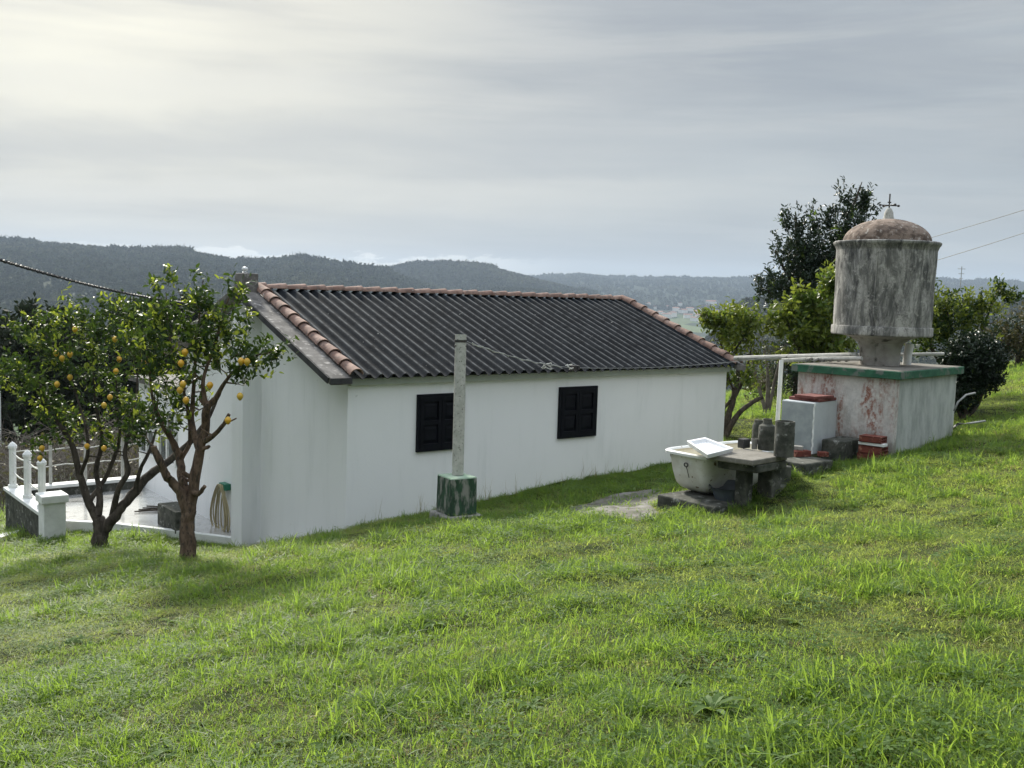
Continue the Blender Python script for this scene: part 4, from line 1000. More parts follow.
# concrete ledge under the bricks
ZL = cab[2]-.004; q = onz(808, 462, ZL)
tag(MB().box(np.array([q[0]-.02, q[1]+.22, ZL-.5]), (D1, D2), (.62, .52, .5)).build('stone_ledge', MT['mossdark'], loc=np.array([q[0], q[1], -.8]), bevel=.02), 'mossy stone ledge in the grass under the loose bricks', 'ledge')
def brick(p, ang, label, dims=(.235, .11, .075), mt='brick', tilt=(0, 0), grp='red bricks lying about the cabinet', name='brick'):
    a = np.array([cos(ang), sin(ang), 0]); b = np.array([-sin(ang), cos(ang), 0])
    loc = np.array(p, float); m = MB().box(loc, (a, b), dims)
    o = m.build(name, MT[mt], loc=loc, bevel=.006); o.rotation_euler = (tilt[0], tilt[1], 0); return tag(o, label, 'brick', grp)
zl = ZL+.001
q = onz(802, 457, zl); brick(q+np.array([0, .06, 0]), .35, 'red brick on the ledge in front of the cabinet, the lower of two')
brick(q+np.array([-.04, .10, .076]), -.3, 'greyish broken brick resting on the lower brick by the cabinet', (.15, .10, .05), 'concrete')
q = onz(824, 457, zl); brick(q+np.array([0, .05, 0]), .15, 'single small red brick between the cabinet and the dark block', (.12, .09, .06))
# dark block
wp = onplane(862, 450, TC+v2*ov, v2); lb = along(wp, -v2, 843.5)-.01; n0 = wp-v2*(lb+.01); zb2 = -.47; n0[2] = zb2
a_ = 0; la = along(n0, v1, 820)
hb = P(843.5, 441.5, (n0-EYE)@cF)[2]-zb2
tag(MB().box(n0+v1*la/2+v2*lb/2-ZV*.15, (v1, v2), (la, lb, hb+.15)).build('concrete_block', MT['mossdark'], loc=n0, bevel=.015), 'large dark square concrete block against the stained wall', 'block')
# stack of hollow bricks
def hollow(p, ang, dims, label):
    a = np.array([cos(ang), sin(ang), 0]); b = np.array([-sin(ang), cos(ang), 0]); L, W, Hh = dims
    m = MB(); t = .012; p = np.array(p, float)
    m.obox(p+ZV*t/2, a, b, ZV, (L, W, t)); m.obox(p+ZV*(Hh-t/2), a, b, ZV, (L, W, t)); m.obox(p+ZV*Hh/2, a, b, ZV, (L-.001, W-.002, t))
    for j in (-1, -.33, .33, 1): m.obox(p+b*j*(W-t)/2+ZV*Hh/2, a, b, ZV, (L-.002, t, Hh-.002))
    o = m.build('hollow_brick', MT['brick'], loc=p); return tag(o, label, 'brick', 'hollow bricks stacked at the corner of the base')
zs = -.44; q = onz(874, 470, zs)+np.array([0, .10, 0])
names = ['hollow red brick at the bottom of the stack', 'hollow red brick second from the bottom of the stack', 'hollow red brick under the white board of the stack']
sp = v1
A_ = math.atan2(v2[1], v2[0])
brick(q+np.array([-.03, -.03, -.04]), A_+.1, 'flat reddish tile in the grass under the brick stack', (.30, .22, .04), 'brick', grp='red bricks lying about the cabinet')
zz = zs
for i, nm in enumerate(names):
    hollow(q+np.array([.01*(i-1), 0, zz-zs+.002]), A_+(.08, -.1, .02)[i]+pi/2, (.30, .20, .095), nm); zz += .098
c = q+ZV*(zz-zs+.003)
tag(MB().obox(c+np.array([-.01, -.03, .022]), v1, v2, ZV, (.33, .12, .035)).build('white_board', MT['white'], loc=c, bevel=.004), 'short white board lying in the brick stack under the top brick', 'board')
hollow(c+ZV*.042, A_+pi/2+.05, (.28, .20, .08), 'hollow red brick lying on the white board at the top of the stack')
q2 = q+v2*.30-v1*.0; q2[2] = -.42
hollow(q2, A_+pi/2, (.2, .2, .19), 'hollow brick half hidden between the stack and the base corner')
# white scrap on the mound
q = G(781, 474); tag(MB().obox(q+ZV*.03, np.array([.8, -.5, -.25]), np.array([.5, .8, 0]), ZV, (.14, .05, .02)).build('white_offcut', MT['plastic'], loc=q, bevel=.003), 'small white offcut lying in the grass below the jars', 'offcut')

# dirt path patch
pc = [(560, 507), (600, 497), (640, 489), (668, 487), (672, 497), (656, 508), (668, 520), (640, 524), (604, 523), (570, 518)]
pp = [G(*p) for p in pc]; cx = sum(pp)/len(pp)
V = [np.array([cx[0], cx[1], gz(cx[0], cx[1])+.03])]; n = 0
outer = []
for i in range(len(pp)):
    a, b = pp[i], pp[(i+1) % len(pp)]
    for t in np.linspace(0, 1, 6)[:-1]:
        p = a*(1-t)+b*t; w = 1+.12*(vnoise(np.array(p[0]*5), np.array(p[1]*5))-.5); p = cx+(p-cx)*w*.88; outer.append(p)
for ringf in (.5, .8, 1.0):
    for p in outer: q = cx+(p-cx)*ringf; V.append(np.array([q[0], q[1], gz(q[0], q[1])+(.035 if ringf < 1 else .002)]))
n = len(outer); F = [(0, 1+i, 1+(i+1) % n) for i in range(n)]
for k_ in range(2): F += [(1+k_*n+i, 1+(k_+1)*n+i, 1+(k_+1)*n+(i+1) % n, 1+k_*n+(i+1) % n) for i in range(n)]
o = link_mesh('concrete_path', V, F, MT['dirt'], smooth=True); struct(o, 'patch of damp bare concrete and earth before the bathtub plinth')
PATCH = [q[:2] for q in outer]

# ------------------------------------------------------------------ cables
def catenary(a, b, sag, n=30): return [a*(1-t)+b*t-ZV*sag*4*t*(1-t) for t in np.linspace(0, 1, n)]
a = P(-120, 219, 7.5); b = H(-.05, 3.4, .95)
pts = catenary(a, P(206, 304.5, 14.4), .12, 60); pts2 = []
cbl = thing('power_cable', pts[-1], 'thick black twisted cable sloping down from the left to the house gable', 'cable')
for ph in (0, pi):
    MB().tube([p+np.array([.010*cos(i*2.2+ph), 0, .010*sin(i*2.2+ph)]) for i, p in enumerate(catenary(a, P(206, 304.5, 14.4), .12, 240))], .0095, 5).build('strand', MT['cable'], cbl)
o = MB().tube(catenary(P(890, 249, 40), P(1090, 189, 34), .05), .013, 5).build('overhead_wire', MT['wire'], loc=P(890, 249, 40)); tag(o, 'upper of two thin overhead wires rising right of the tank', 'wire')
o = MB().tube(catenary(P(890, 274, 40), P(1090, 211, 34), .05), .013, 5).build('overhead_wire', MT['wire'], loc=P(890, 274, 40)); tag(o, 'lower of two thin overhead wires rising right of the tank', 'wire')
q = P(959.5, 300, 420); m = MB(); m.tube([q-ZV*6, q+ZV*14], [.2, .15], 6)
for an, hz_ in ((1.6, 13), (1.2, 11), (.8, 9)): m.tube([q+ZV*hz_-cX*an, q+ZV*hz_+cX*an], .12, 5)
tag(m.build('far_mast', MT['wire'], loc=q), 'slim pale mast with short cross arms far behind the trees', 'mast')

# ------------------------------------------------------------------ plants
def leafmesh(C, Dr, size, rng, six=True, wid=.42, up=.35, curl=.12):
    n = len(C); D = Dr/np.linalg.norm(Dr, axis=1)[:, None]
    N_ = rng.normal(size=(n, 3)); N_[:, 2] = np.abs(N_[:, 2])+up; S = np.cross(D, N_); S /= np.linalg.norm(S, axis=1)[:, None]+1e-9; U = np.cross(S, D)
    L = (size*(.65+.7*rng.random(n)))[:, None]; W = L*wid
    if six:
        P_ = [C, C+D*L*.35+S*W*.5+U*L*curl*.5, C+D*L*.75+S*W*.36+U*L*curl*.2, C+D*L-U*L*curl, C+D*L*.75-S*W*.36+U*L*curl*.2, C+D*L*.35-S*W*.5+U*L*curl*.5, C+D*L*.5-U*L*.0]
        V = np.stack(P_, 1).reshape(-1, 3); b = (np.arange(n)*7)[:, None]
        F = np.concatenate([b+np.array([0, 1, 6]), b+np.array([1, 2, 6]), b+np.array([2, 3, 6]), b+np.array([3, 4, 6]), b+np.array([4, 5, 6]), b+np.array([5, 0, 6])])
    else:
        V = np.stack([C, C+D*L*.5+S*W*.5, C+D*L, C+D*L*.5-S*W*.5], 1).reshape(-1, 3); b = (np.arange(n)*4)[:, None]
        F = np.concatenate([b+np.array([0, 1, 2]), b+np.array([0, 2, 3])])
    return V, F
def tips_in(ell, rng, thr=.42, fs=2.2):
    out = []
    for (c, r, n) in ell:
        c = np.array(c); r = np.array(r); k = 0; g = 0
        while k < n and g < n*30:
            g += 1; d = rng.normal(size=3); d /= np.linalg.norm(d); q = rng.random()**.45; p = c+d*q*r
            if fbm(np.array(p[0]*fs+p[2]*1.3*fs), np.array(p[1]*fs-p[2]*fs*.9), 2) < thr*.75+.02: continue
            out.append(np.append(p, q)); k += 1
    return np.array(out)
def tree(name, label, cat, base, limbs, ell, leaf, young=0., young_mat='young', size=.08, per=14, twig=.35, bark='bark', seed=1, thr=.42, upb=.5, six=True, wid=.42, group=None, trad=.012, fruit=0, fruitbox=None, fs=2.2, fruitpts=None, gap=.0, lr=1.0):
    rng = np.random.default_rng(seed); t = thing(name, base, label, cat, group)
    m = MB(); nodes = []
    for L in limbs:
        pts = [np.array(q[0], float) for q in L]; rad = [q[1] for q in L]
        # smooth
        P_ = []; R_ = []
        for i in range(len(pts)-1):
            p0 = pts[max(i-1, 0)]; p1_ = pts[i]; p2 = pts[i+1]; p3 = pts[min(i+2, len(pts)-1)]
            for u in np.linspace(0, 1, 6)[:-1]:
                P_.append(.5*((2*p1_)+(-p0+p2)*u+(2*p0-5*p1_+4*p2-p3)*u*u+(-p0+3*p1_-3*p2+p3)*u**3)); R_.append(rad[i]*(1-u)+rad[i+1]*u)
        P_.append(pts[-1]); R_.append(rad[-1])
        R_ = [r*lr for r in R_]; P_ = [p+rng.normal(size=3)*r*.07 for p, r in zip(P_, R_)]; R_ = [r*(1+.12*(rng.random()-.5)) for r in R_]
        m.tube(P_, R_, 10)
        for p, r in zip(P_, R_): nodes.append((p, r))
    NP = np.array([q[0] for q in nodes]); NR = np.array([q[1] for q in nodes])
    T = tips_in(ell, rng, thr, fs)
    # connect tips from inside outwards
    cen = NP[np.argmax(NR)]
    order = np.argsort(np.linalg.norm(T[:, :3]-NP.mean(0), axis=1)); npts = list(NP); nrad = list(np.minimum(NR, .03))
    Cs = []; Ds = []; Yg = []
    for i in order:
        tp = T[i, :3]; arr = np.array(npts); d = np.linalg.norm(arr-tp, axis=1)+np.maximum(0, arr[:, 2]-tp[2])*.6; j = int(np.argmin(d))
        a = arr[j]; v = tp-a; ln = np.linalg.norm(v)
        if ln < 1e-3: continue
        midp = a+v*.5+ZV*(-.08*ln)+rng.normal(size=3)*.07*ln
        r0 = min(nrad[j]*.8, trad*(.7+ln*.8)+.002)
        m.tube([a, midp, tp], [r0, r0*.7, r0*.4], 5, False)
        npts += [midp, tp]; nrad += [r0*.75, r0*.5]
        out = tp-cen; out /= np.linalg.norm(out)+1e-9; dr = out*.6+ZV*upb+rng.normal(size=3)*.45; dr /= np.linalg.norm(dr)
        k = int(per*(.6+.8*rng.random())); tw = twig*(.5+.8*rng.random())
        u = rng.random(k)**.8; pos = tp+dr*tw*u[:, None]+rng.normal(size=(k, 3))*size*.35
        ld = dr*.5+rng.normal(size=(k, 3))*.75; Cs.append(pos); Ds.append(ld)
        yg = rng.random() < young*(1.6 if T[i, 3] > .75 else .5); Yg.append(np.full(k, yg))
        m.tube([tp, tp+dr*tw], [r0*.4, .0015], 4, False)
    o = m.build('trunk', MT[bark], t); autosmooth(o, 70)
    Cs = np.concatenate(Cs); Ds = np.concatenate(Ds); Yg = np.concatenate(Yg)
    for sel, mt, nm in ((~Yg, leaf, 'foliage'), (Yg, young_mat, 'young_foliage')):
        if sel.sum() < 5: continue
        V, F = leafmesh(Cs[sel], Ds[sel], size, rng, six, wid); link_mesh(nm, V, F, LF[mt], t, smooth=six)
    if fruitpts:
        for (fx, fy, dz) in fruitpts:
            Zt = (np.array(base)-EYE)@cF; p = P(fx, fy, Zt+dz); r = .036
            f = MB().lathe(p-ZV*.05, [(.004, 0), (.012, .006), (.026, .022), (r, .045), (r*.93, .062), (.020, .080), (.006, .087)], 14).build('lemon', MT['lemon'], t); autosmooth(f, 80)
    return t
def X(x, y, Z, r): return (P(x, y, Z), r)
# lemon tree 2 (front)
tb2 = onz(188, 561, gz(*onz(188, 560, -1.47)[:2])); Z2 = (tb2-EYE)@cF
z = Z2
l2 = [[(tb2-ZV*.15, .13), X(188, 552, z, .115), X(187, 530, z, .105), X(189, 512, z, .10), X(186, 500, z, .09)],
      [X(188, 515, z, .085), X(180, 492, z-.05, .07), X(168, 478, z-.1, .06), X(160, 462, z-.2, .055), X(153, 446, z-.25, .045)],
      [X(188, 508, z, .085), X(182, 480, z+.1, .065), X(180, 460, z+.2, .06), X(172, 440, z+.2, .045), X(160, 420, z+.1, .035), X(152, 395, z+.1, .02), X(148, 350, z+.1, .012)],
      [X(190, 510, z, .09), X(195, 480, z, .08), X(200, 450, z, .07), X(205, 428, z, .065), X(207, 408, z-.1, .055), X(216, 398, z-.1, .04), X(228, 378, z-.2, .025), X(250, 358, z-.3, .016), X(272, 352, z-.35, .008)],
      [X(191, 490, z, .05), X(198, 494, z-.1, .035), X(205, 486, z-.15, .028)],
      [X(203, 442, z, .05), X(213, 436, z-.15, .035), X(224, 424, z-.3, .03), X(229, 414, z-.35, .025)],
      [X(201, 455, z, .05), X(192, 425, z+.2, .045), X(193, 400, z+.25, .035), X(196, 350, z+.2, .02), X(200, 310, z+.1, .010), X(203, 280, z+.1, .005)],
      [X(207, 408, z-.1, .04), X(203, 380, z-.1, .028), X(215, 345, z, .018), X(228, 300, z, .008), X(237, 285, z, .004)],
      [X(180, 460, z+.2, .04), X(190, 440, z+.25, .03), X(186, 400, z+.3, .022), X(170, 340, z+.3, .012), X(166, 292, z+.3, .005)]]
for k_ in range(14):                              # cut stubs
    L = l2[random.choice([1, 2, 3, 5, 6])]; p, r = L[min(len(L)-2, random.randint(1, 4))]
    d = np.array([random.uniform(-1, 1), random.uniform(-.5, .3), random.uniform(-.1, .8)]); d /= np.linalg.norm(d); l2.append([(p, r*.5), (p+d*(r+.05), r*.4), (p+d*(r+.05+random.random()*.07), r*.3)])
tree('lemon_tree', 'lemon tree nearest the gable with thick brown pruned trunk and bare cut stubs', 'tree', tb2, l2,
     [(P(196, 345, z), (.60, .5, .50), 92), (P(160, 350, z), (.45, .45, .50), 62), (P(163, 312, z), (.20, .25, .40), 26), (P(228, 335, z), (.34, .3, .40), 44), (P(252, 362, z-.3), (.40, .3, .30), 58), (P(166, 400, z+.1), (.45, .4, .42), 60), (P(203, 305, z), (.20, .25, .42), 30), (P(234, 302, z), (.12, .15, .25), 12), (P(150, 430, z+.1), (.3, .3, .2), 16)],
     'lemon', .15, 'young', .072, 11, .19, 'bark', 3, .42, .4, lr=.76, fruitpts=[(181, 363, -.4), (186, 400, -.3), (183, 384, -.4), (185, 352, -.4), (241, 361, -.6), (247, 361.5, -.6), (240, 396, -.5), (228, 420, -.45), (180, 390, -.3), (210, 385, -.3)], fs=3.4)
# lemon tree 1 (left)
tb1 = onz(101, 549, gz(*onz(100, 548, -1.92)[:2])); z = (tb1-EYE)@cF
l1 = [[(tb1-ZV*.15, .15), X(100, 540, z, .135), X(101, 528, z, .12), X(98, 515, z, .10)],
      [X(99, 522, z, .09), X(88, 500, z, .07), X(80, 475, z, .06), X(72, 445, z, .05), X(60, 425, z, .04), X(50, 407, z, .03), X(38, 380, z, .015)],
      [X(104, 530, z, .11), X(118, 512, z, .09), X(132, 495, z+.1, .085), X(150, 475, z+.3, .08), X(170, 460, z+.5, .065), X(192, 440, z+.6, .05), X(210, 415, z+.6, .035), X(220, 390, z+.6, .02)],
      [X(98, 515, z, .07), X(100, 490, z+.1, .05), X(96, 470, z+.2, .045), X(102, 440, z+.2, .035), X(95, 400, z+.2, .02), X(92, 350, z, .01)],
      [X(112, 517, z, .06), X(118, 490, z-.1, .05), X(128, 472, z-.1, .045), X(125, 450, z-.1, .035), X(135, 410, z-.1, .02), X(138, 360, z, .01)],
      [X(90, 500, z, .05), X(104, 480, z+.2, .04), X(115, 455, z+.3, .035), X(120, 430, z+.3, .025), X(116, 380, z+.3, .012)],
      [X(80, 475, z, .04), X(88, 450, z-.2, .03), X(84, 420, z-.2, .022), X(70, 370, z-.1, .012), X(72, 320, z, .006)],
      [X(135, 492, z+.1, .045), X(140, 470, z, .035), X(150, 450, z-.1, .03), X(156, 430, z-.1, .018)]]
tree('lemon_tree', 'leftmost lemon tree with dark spreading trunk and the most fruit', 'tree', tb1, l1,
     [(P(95, 360, z), (.85, .7, .60), 135), (P(45, 375, z), (.60, .5, .50), 85), (P(14, 385, z), (.28, .3, .2), 22), (P(130, 350, z), (.5, .5, .6), 62), (P(75, 325, z), (.42, .4, .36), 36), (P(95, 415, z), (.8, .6, .42), 95), (P(125, 440, z), (.5, .4, .30), 52), (P(60, 430, z), (.4, .4, .3), 26), (P(120, 318, z), (.5, .4, .2), 36), (P(30, 340, z), (.3, .3, .3), 26), (P(40, 450, z-.2), (.12, .12, .12), 6)],
     'lemon', .14, 'young', .072, 11, .20, 'barkd', 5, .42, .4, lr=.76, fruitpts=[(75, 329, -.5), (115, 339, -.5), (70, 354, -.5), (57, 384, -.5), (116, 371, -.5), (70, 377, -.4), (104, 405, -.5), (56, 353, -.4), (119, 359, -.4), (110, 397, -.4), (40, 458, -.3), (42, 448, -.3), (87, 446, -.3), (144, 362, -.4), (62, 358, -.5), (104, 448, -.3)], fs=3.4)
for xx, yy in ((66, 312), (98, 318), (76, 300)): pass

# dark evergreen behind the tank
gb = P(815, 400, 20); gb[2] = gz(gb[0], gb[1])
z = 20
tree('dark_evergreen', 'tall dark evergreen tree with two leaders behind the water tank', 'tree', gb,
     [[(gb-ZV*.2, .2), X(812, 350, z, .15), X(806, 300, z, .11), X(800, 260, z, .07), X(795, 215, z, .015)], [X(812, 350, z, .12), X(825, 300, z, .09), X(838, 250, z, .06), X(850, 215, z, .03), X(862, 182, z, .008)],
      [X(808, 320, z, .06), X(785, 300, z, .04), X(765, 290, z, .015)], [X(806, 300, z, .05), X(785, 270, z, .03), X(775, 250, z, .01)]],
     [(P(846, 246, z), (.40, .4, .72), 120), (P(863, 200, z), (.11, .13, .34), 20), (P(845, 208, z), (.10, .13, .34), 16), (P(800, 262, z), (.60, .5, .58), 165), (P(785, 226, z), (.10, .12, .28), 12), (P(798, 232, z), (.10, .12, .36), 14), (P(814, 228, z), (.10, .12, .28), 12), (P(828, 228, z), (.12, .15, .42), 20), (P(800, 300, z), (.80, .6, .6), 170), (P(772, 290, z), (.32, .3, .3), 34), (P(830, 270, z), (.6, .5, .7), 110), (P(866, 215, z), (.18, .2, .2), 12)],
     'dark', .03, 'mid', .088, 19, .30, 'barkd', 11, .36, .9, wid=.36, trad=.010, fs=2.6)
# yellow-green bush left of the tank
gb = P(815, 400, 17.5); gb[2] = gz(gb[0], gb[1]); z = 17.5
tree('laurel_bush', 'broad yellow green bush behind the base, left of the water tank', 'bush', gb,
     [[(gb-ZV*.2, .10), X(815, 370, z, .07), X(812, 330, z, .04), X(815, 290, z, .012)], [X(815, 380, z, .06), X(795, 340, z, .03), X(785, 315, z, .01)], [X(815, 375, z, .06), X(832, 340, z, .03), X(838, 290, z, .01)]],
     [(P(812, 325, z), (.55, .5, .55), 190), (P(832, 290, z), (.26, .3, .48), 70), (P(785, 325, z), (.30, .3, .3), 50), (P(815, 355, z), (.7, .4, .35), 90), (P(800, 310, z), (.2, .2, .3), 25)],
     'mid', .55, 'yel', .105, 14, .22, 'barkd', 12, .40, .6, wid=.45, fs=3)
# shrub at the right end of the house
gb = G(722, 437); z = (gb-EYE)@cF; z = 17.6; gb = P(722, 432, z); gb[2] = gz(gb[0], gb[1])
tree('yellow_shrub', 'leggy shrub with bare stems and yellow leaves at the right corner of the house', 'bush', gb,
     [[(gb-ZV*.2, .09), X(727, 420, z, .06), X(733, 400, z, .05), X(738, 370, z, .035), X(732, 330, z, .01)], [(gb-ZV*.1, .07), X(737, 416, z-.1, .045), X(750, 404, z-.1, .04), X(763, 397, z-.1, .03)],
      [(gb, .05), X(722, 400, z, .04), X(727, 370, z, .03), X(718, 335, z, .008)], [(gb, .05), X(715, 415, z, .035), X(718, 390, z, .03), X(730, 360, z, .02), X(745, 335, z, .006)], [X(733, 400, z, .04), X(745, 375, z+.1, .025), X(752, 345, z+.1, .008)],
      [X(722, 410, z, .03), X(733, 395, z, .025), X(728, 375, z, .015)]],
     [(P(733, 338, z), (.50, .4, .45), 120), (P(712, 328, z), (.20, .2, .22), 26), (P(722, 322, z), (.3, .3, .2), 26), (P(745, 325, z), (.3, .3, .3), 40), (P(740, 375, z), (.38, .3, .5), 40), (P(722, 395, z), (.22, .25, .5), 26)],
     'mid', .62, 'yel', .09, 12, .22, 'barkd', 13, .42, .6, fs=3.2)
# grey leafless shrub between house and tank
gb = P(768, 405, 21); gb[2] = gz(gb[0], gb[1]); z = 21
tree('bare_shrub', 'leafless grey shrub behind the pipe rack, between house and tank', 'bush', gb,
     [[(gb-ZV*.2, .06), X(768, 380, z, .035), X(765, 350, z, .012)], [(gb, .05), X(776, 375, z, .03), X(785, 345, z, .01)], [(gb, .05), X(757, 380, z, .03), X(750, 350, z, .01)]],
     [(P(765, 358, z), (.65, .5, .55), 330)], 'scrub', 0, 'yel', .04, 2, .28, 'twig', 14, .30, .7, trad=.013)
gb = P(768, 400, 27); gb[2] = gz(gb[0], gb[1]); z = 27
tree('olive_brown_bush', 'rounded olive brown bush on the lawn edge under the pipe rack', 'bush', gb, [[(gb-ZV*.2, .08), X(768, 395, z, .05), X(770, 380, z, .03)]],
     [(P(768, 388, z), (.75, .6, .42), 170)], 'scrub', .3, 'mid', .09, 12, .22, 'barkd', 15, .3, .5, six=False)
gb = P(798, 402, 25); gb[2] = gz(gb[0], gb[1]); z = 25
tree('dark_hedge', 'dark green hedge mass behind the thin white rack post', 'hedge', gb, [[(gb-ZV*.2, .1), X(796, 390, z, .08), X(796, 360, z, .04)]],
     [(P(797, 375, z), (.75, .6, .75), 260), (P(780, 360, z), (.4, .4, .4), 60), (P(820, 385, z), (.9, .6, .6), 160)], 'dark', .05, 'mid', .10, 16, .25, 'barkd', 16, .3, .5, six=False)
# citrus tree right of the tank
gb = P(955, 400, 19.5); gb[2] = gz(gb[0], gb[1]); z = 19.5
tree('citrus_tree', 'bright green citrus tree right of the tank, above the dark clipped bush', 'tree', gb,
     [[(gb-ZV*.2, .12), X(955, 370, z, .08), X(950, 330, z, .04), X(945, 300, z, .01)], [X(955, 375, z, .06), X(975, 345, z, .035), X(990, 310, z, .015), X(998, 290, z, .006)], [X(955, 378, z, .06), X(930, 345, z, .03), X(925, 300, z, .01)]],
     [(P(945, 318, z), (.75, .6, .50), 190), (P(925, 330, z), (.5, .5, .6), 110), (P(985, 312, z), (.50, .4, .36), 80), (P(996, 295, z), (.2, .2, .2), 16), (P(1010, 300, z), (.32, .3, .16), 22), (P(930, 290, z), (.2, .3, .2), 14), (P(950, 345, z), (.8, .6, .4), 110)],
     'lemon', .5, 'yel', .085, 13, .22, 'barkd', 17, .42, .5, fs=3)
# clipped camellia
gb = G(962, 419); z = (gb-EYE)@cF
tree('round_bush', 'dense dark glossy rounded bush standing on the grass right of the base', 'bush', gb,
     [[(gb-ZV*.2, .06), X(965, 405, z, .05), X(970, 370, z, .03)], [(gb, .05), X(975, 408, z, .04), X(985, 385, z, .03)], [(gb, .04), X(955, 400, z, .03), X(950, 370, z, .02)]],
     [(P(972, 360, z), (.50, .48, .44), 900), (P(960, 388, z), (.36, .36, .42), 420), (P(985, 378, z), (.30, .34, .34), 200)], 'camel', .01, 'mid', .052, 13, .06, 'barkd', 18, .0, .4, wid=.5, fs=2)
# dark shrubs on the right edge beyond
gb = P(1018, 368, 30); gb[2] = gz(gb[0], gb[1]); z = 30
tree('dark_hedge', 'dark hedge on the crest of the lawn at the right edge', 'hedge', gb, [[(gb-ZV*.3, .1), X(1018, 360, z, .08), X(1018, 340, z, .04)]],
     [(P(1015, 345, z), (.9, .8, .75), 200), (P(1050, 335, z), (1.4, .8, 1.2), 200), (P(985, 352, z), (.8, .8, .5), 90)], 'scrub', .3, 'dark', .13, 14, .3, 'barkd', 19, .3, .5, six=False)
# bent grey pipe in grass beside round bush
q = G(957, 428)
tag(MB().tube([G(952, 432)+ZV*.05, P(958, 424, 13.9), P(972, 423, 14.1), P(985, 421, 14.6)], .016, 8).build('bent_pipe', MT['wire'], loc=q, smooth=True), 'lower bent grey pipe lying in the grass beside the round bush', 'pipe')
tag(MB().tube([P(954, 411, 13.9), P(958, 402, 13.9), P(966, 395, 14), P(975, 393, 14.2)], .014, 8).build('bent_pipe', MT['wire'], loc=P(954, 411, 13.9), smooth=True), 'upper curved grey pipe arching out beside the corner of the base', 'pipe')

# dark trees beyond the terrace at the left
spec = [(-5, 308, 50, 4.2), (40, 312, 48, 3.6), (85, 316, 55, 3.8), (130, 304, 58, 4.0), (170, 302, 60, 3.8), (205, 308, 62, 3.6)]
lab = ['at the very left edge, above the end of the parapet', 'second from the left edge, showing over the leftmost lemon crown', 'third from the left edge, behind the middle of the left lemon crown', 'behind the gap between the two lemon tree crowns', 'behind the left half of the front lemon tree crown', 'nearest the house chimney, behind the front lemon crown']
for i, (x, y, zz, w) in enumerate(spec):
    top = P(x, y, zz); gb = top.copy(); gb[2] = gz(top[0], top[1]); hgt = top[2]-gb[2]; gb0 = gb
    cz = top[2]-w*.62
    tree('dark_pine', 'dark rounded pine %s' % lab[i], 'tree', gb, [[(gb-ZV*.5, .35), (np.array([top[0], top[1], (gb[2]+top[2])/2]), .22), (top-ZV*w*.4, .05)]],
         [(np.array([top[0], top[1], cz]), (w*.62, w*.6, w*.62), 170), (np.array([top[0]+w*.4, top[1], cz-w*.3]), (w*.5, w*.5, w*.5), 80), (np.array([top[0]-w*.4, top[1], cz-w*.4]), (w*.5, w*.5, w*.5), 80), (np.array([top[0], top[1], cz-w*.9]), (w*.8, w*.6, w*.6), 120)],
         'pine', 0, 'mid', .34, 26, .7, 'barkd', 30+i, .30, .6, six=False, group='dark pines below the terrace', trad=.03, fs=.6, wid=.5)
# brown scrub bank
def scrub():
    rng = np.random.default_rng(77); m = MB(); Cs = []; Ds = []
    for i in range(1500):
        x = rng.uniform(-16.5, -4.2); y = rng.uniform(19.5, 31)
        if y < 19.5+max(0, (x+9))*.35: continue
        z0 = gz(x, y); h = rng.uniform(.6, 1.7)*(.55+.9*float(fbm(np.array(x*.5), np.array(y*.5), 2))); lean = rng.normal(size=2)*.5
        p = [np.array([x, y, z0-.1]), np.array([x+lean[0]*.4*h, y+lean[1]*.4*h, z0+h*.7]), np.array([x+lean[0]*h*1.1, y+lean[1]*h, z0+h]), np.array([x+lean[0]*h*1.9, y+lean[1]*1.7*h, z0+h*.75])]
        m.tube(p, [.016, .012, .008, .003], 4, False)
        for k in range(4):
            a = p[1]*(1-rng.random())+p[2]*rng.random(); a = p[1]+(p[2]-p[1])*rng.random(); d = rng.normal(size=3); d[2] = abs(d[2]); m.tube([a, a+d*.28], [.006, .002], 3, False)
        if rng.random() < .55:
            k = 9; u = rng.random((k, 1)); Cs.append(p[1]*(1-u)+p[2]*u+rng.normal(size=(k, 3))*.14); Ds.append(rng.normal(size=(k, 3)))
    o = m.build('bramble_thicket', MT['twig']); tag(o, 'tangle of brown brambles on the bank below the terrace', kind='stuff')
    Cs = np.concatenate(Cs); Ds = np.concatenate(Ds); V, F = leafmesh(Cs, Ds, .10, rng, False, .6); link_mesh('bramble_leaves', V, F, LF['scrub'], o)
scrub()
# red-roofed cottage glimpsed at the left edge
q = P(-42, 405, 40); gb = q.copy(); gb[2] = gz(q[0], q[1])
ct = thing('far_cottage', gb, 'white cottage with red roof just showing at the left edge below the pines', 'house')
a = np.array([1, .1, 0]); a /= np.linalg.norm(a); b = np.array([-a[1], a[0], 0]); zt = P(0, 394, 40)[2]
MB().box(np.array([q[0]-2.1, q[1]+2, gb[2]-1]), (a, b), (4, 3.4, zt-gb[2]+1)).build('wall', MT['white'], ct)
w = [np.array([q[0]-2.1, q[1]+2, zt])+a*2.2*i+b*1.9*j for i, j in ((-1, -1), (1, -1), (1, 1), (-1, 1))]+[np.array([q[0]-2.1, q[1]+2, zt+.6])+a*2.2*i for i in (-1, 1)]
MB().add(w, [(0, 1, 5, 4), (2, 3, 4, 5), (0, 4, 3), (1, 2, 5), (3, 2, 1, 0)]).build('roof', MT['tile'], ct)

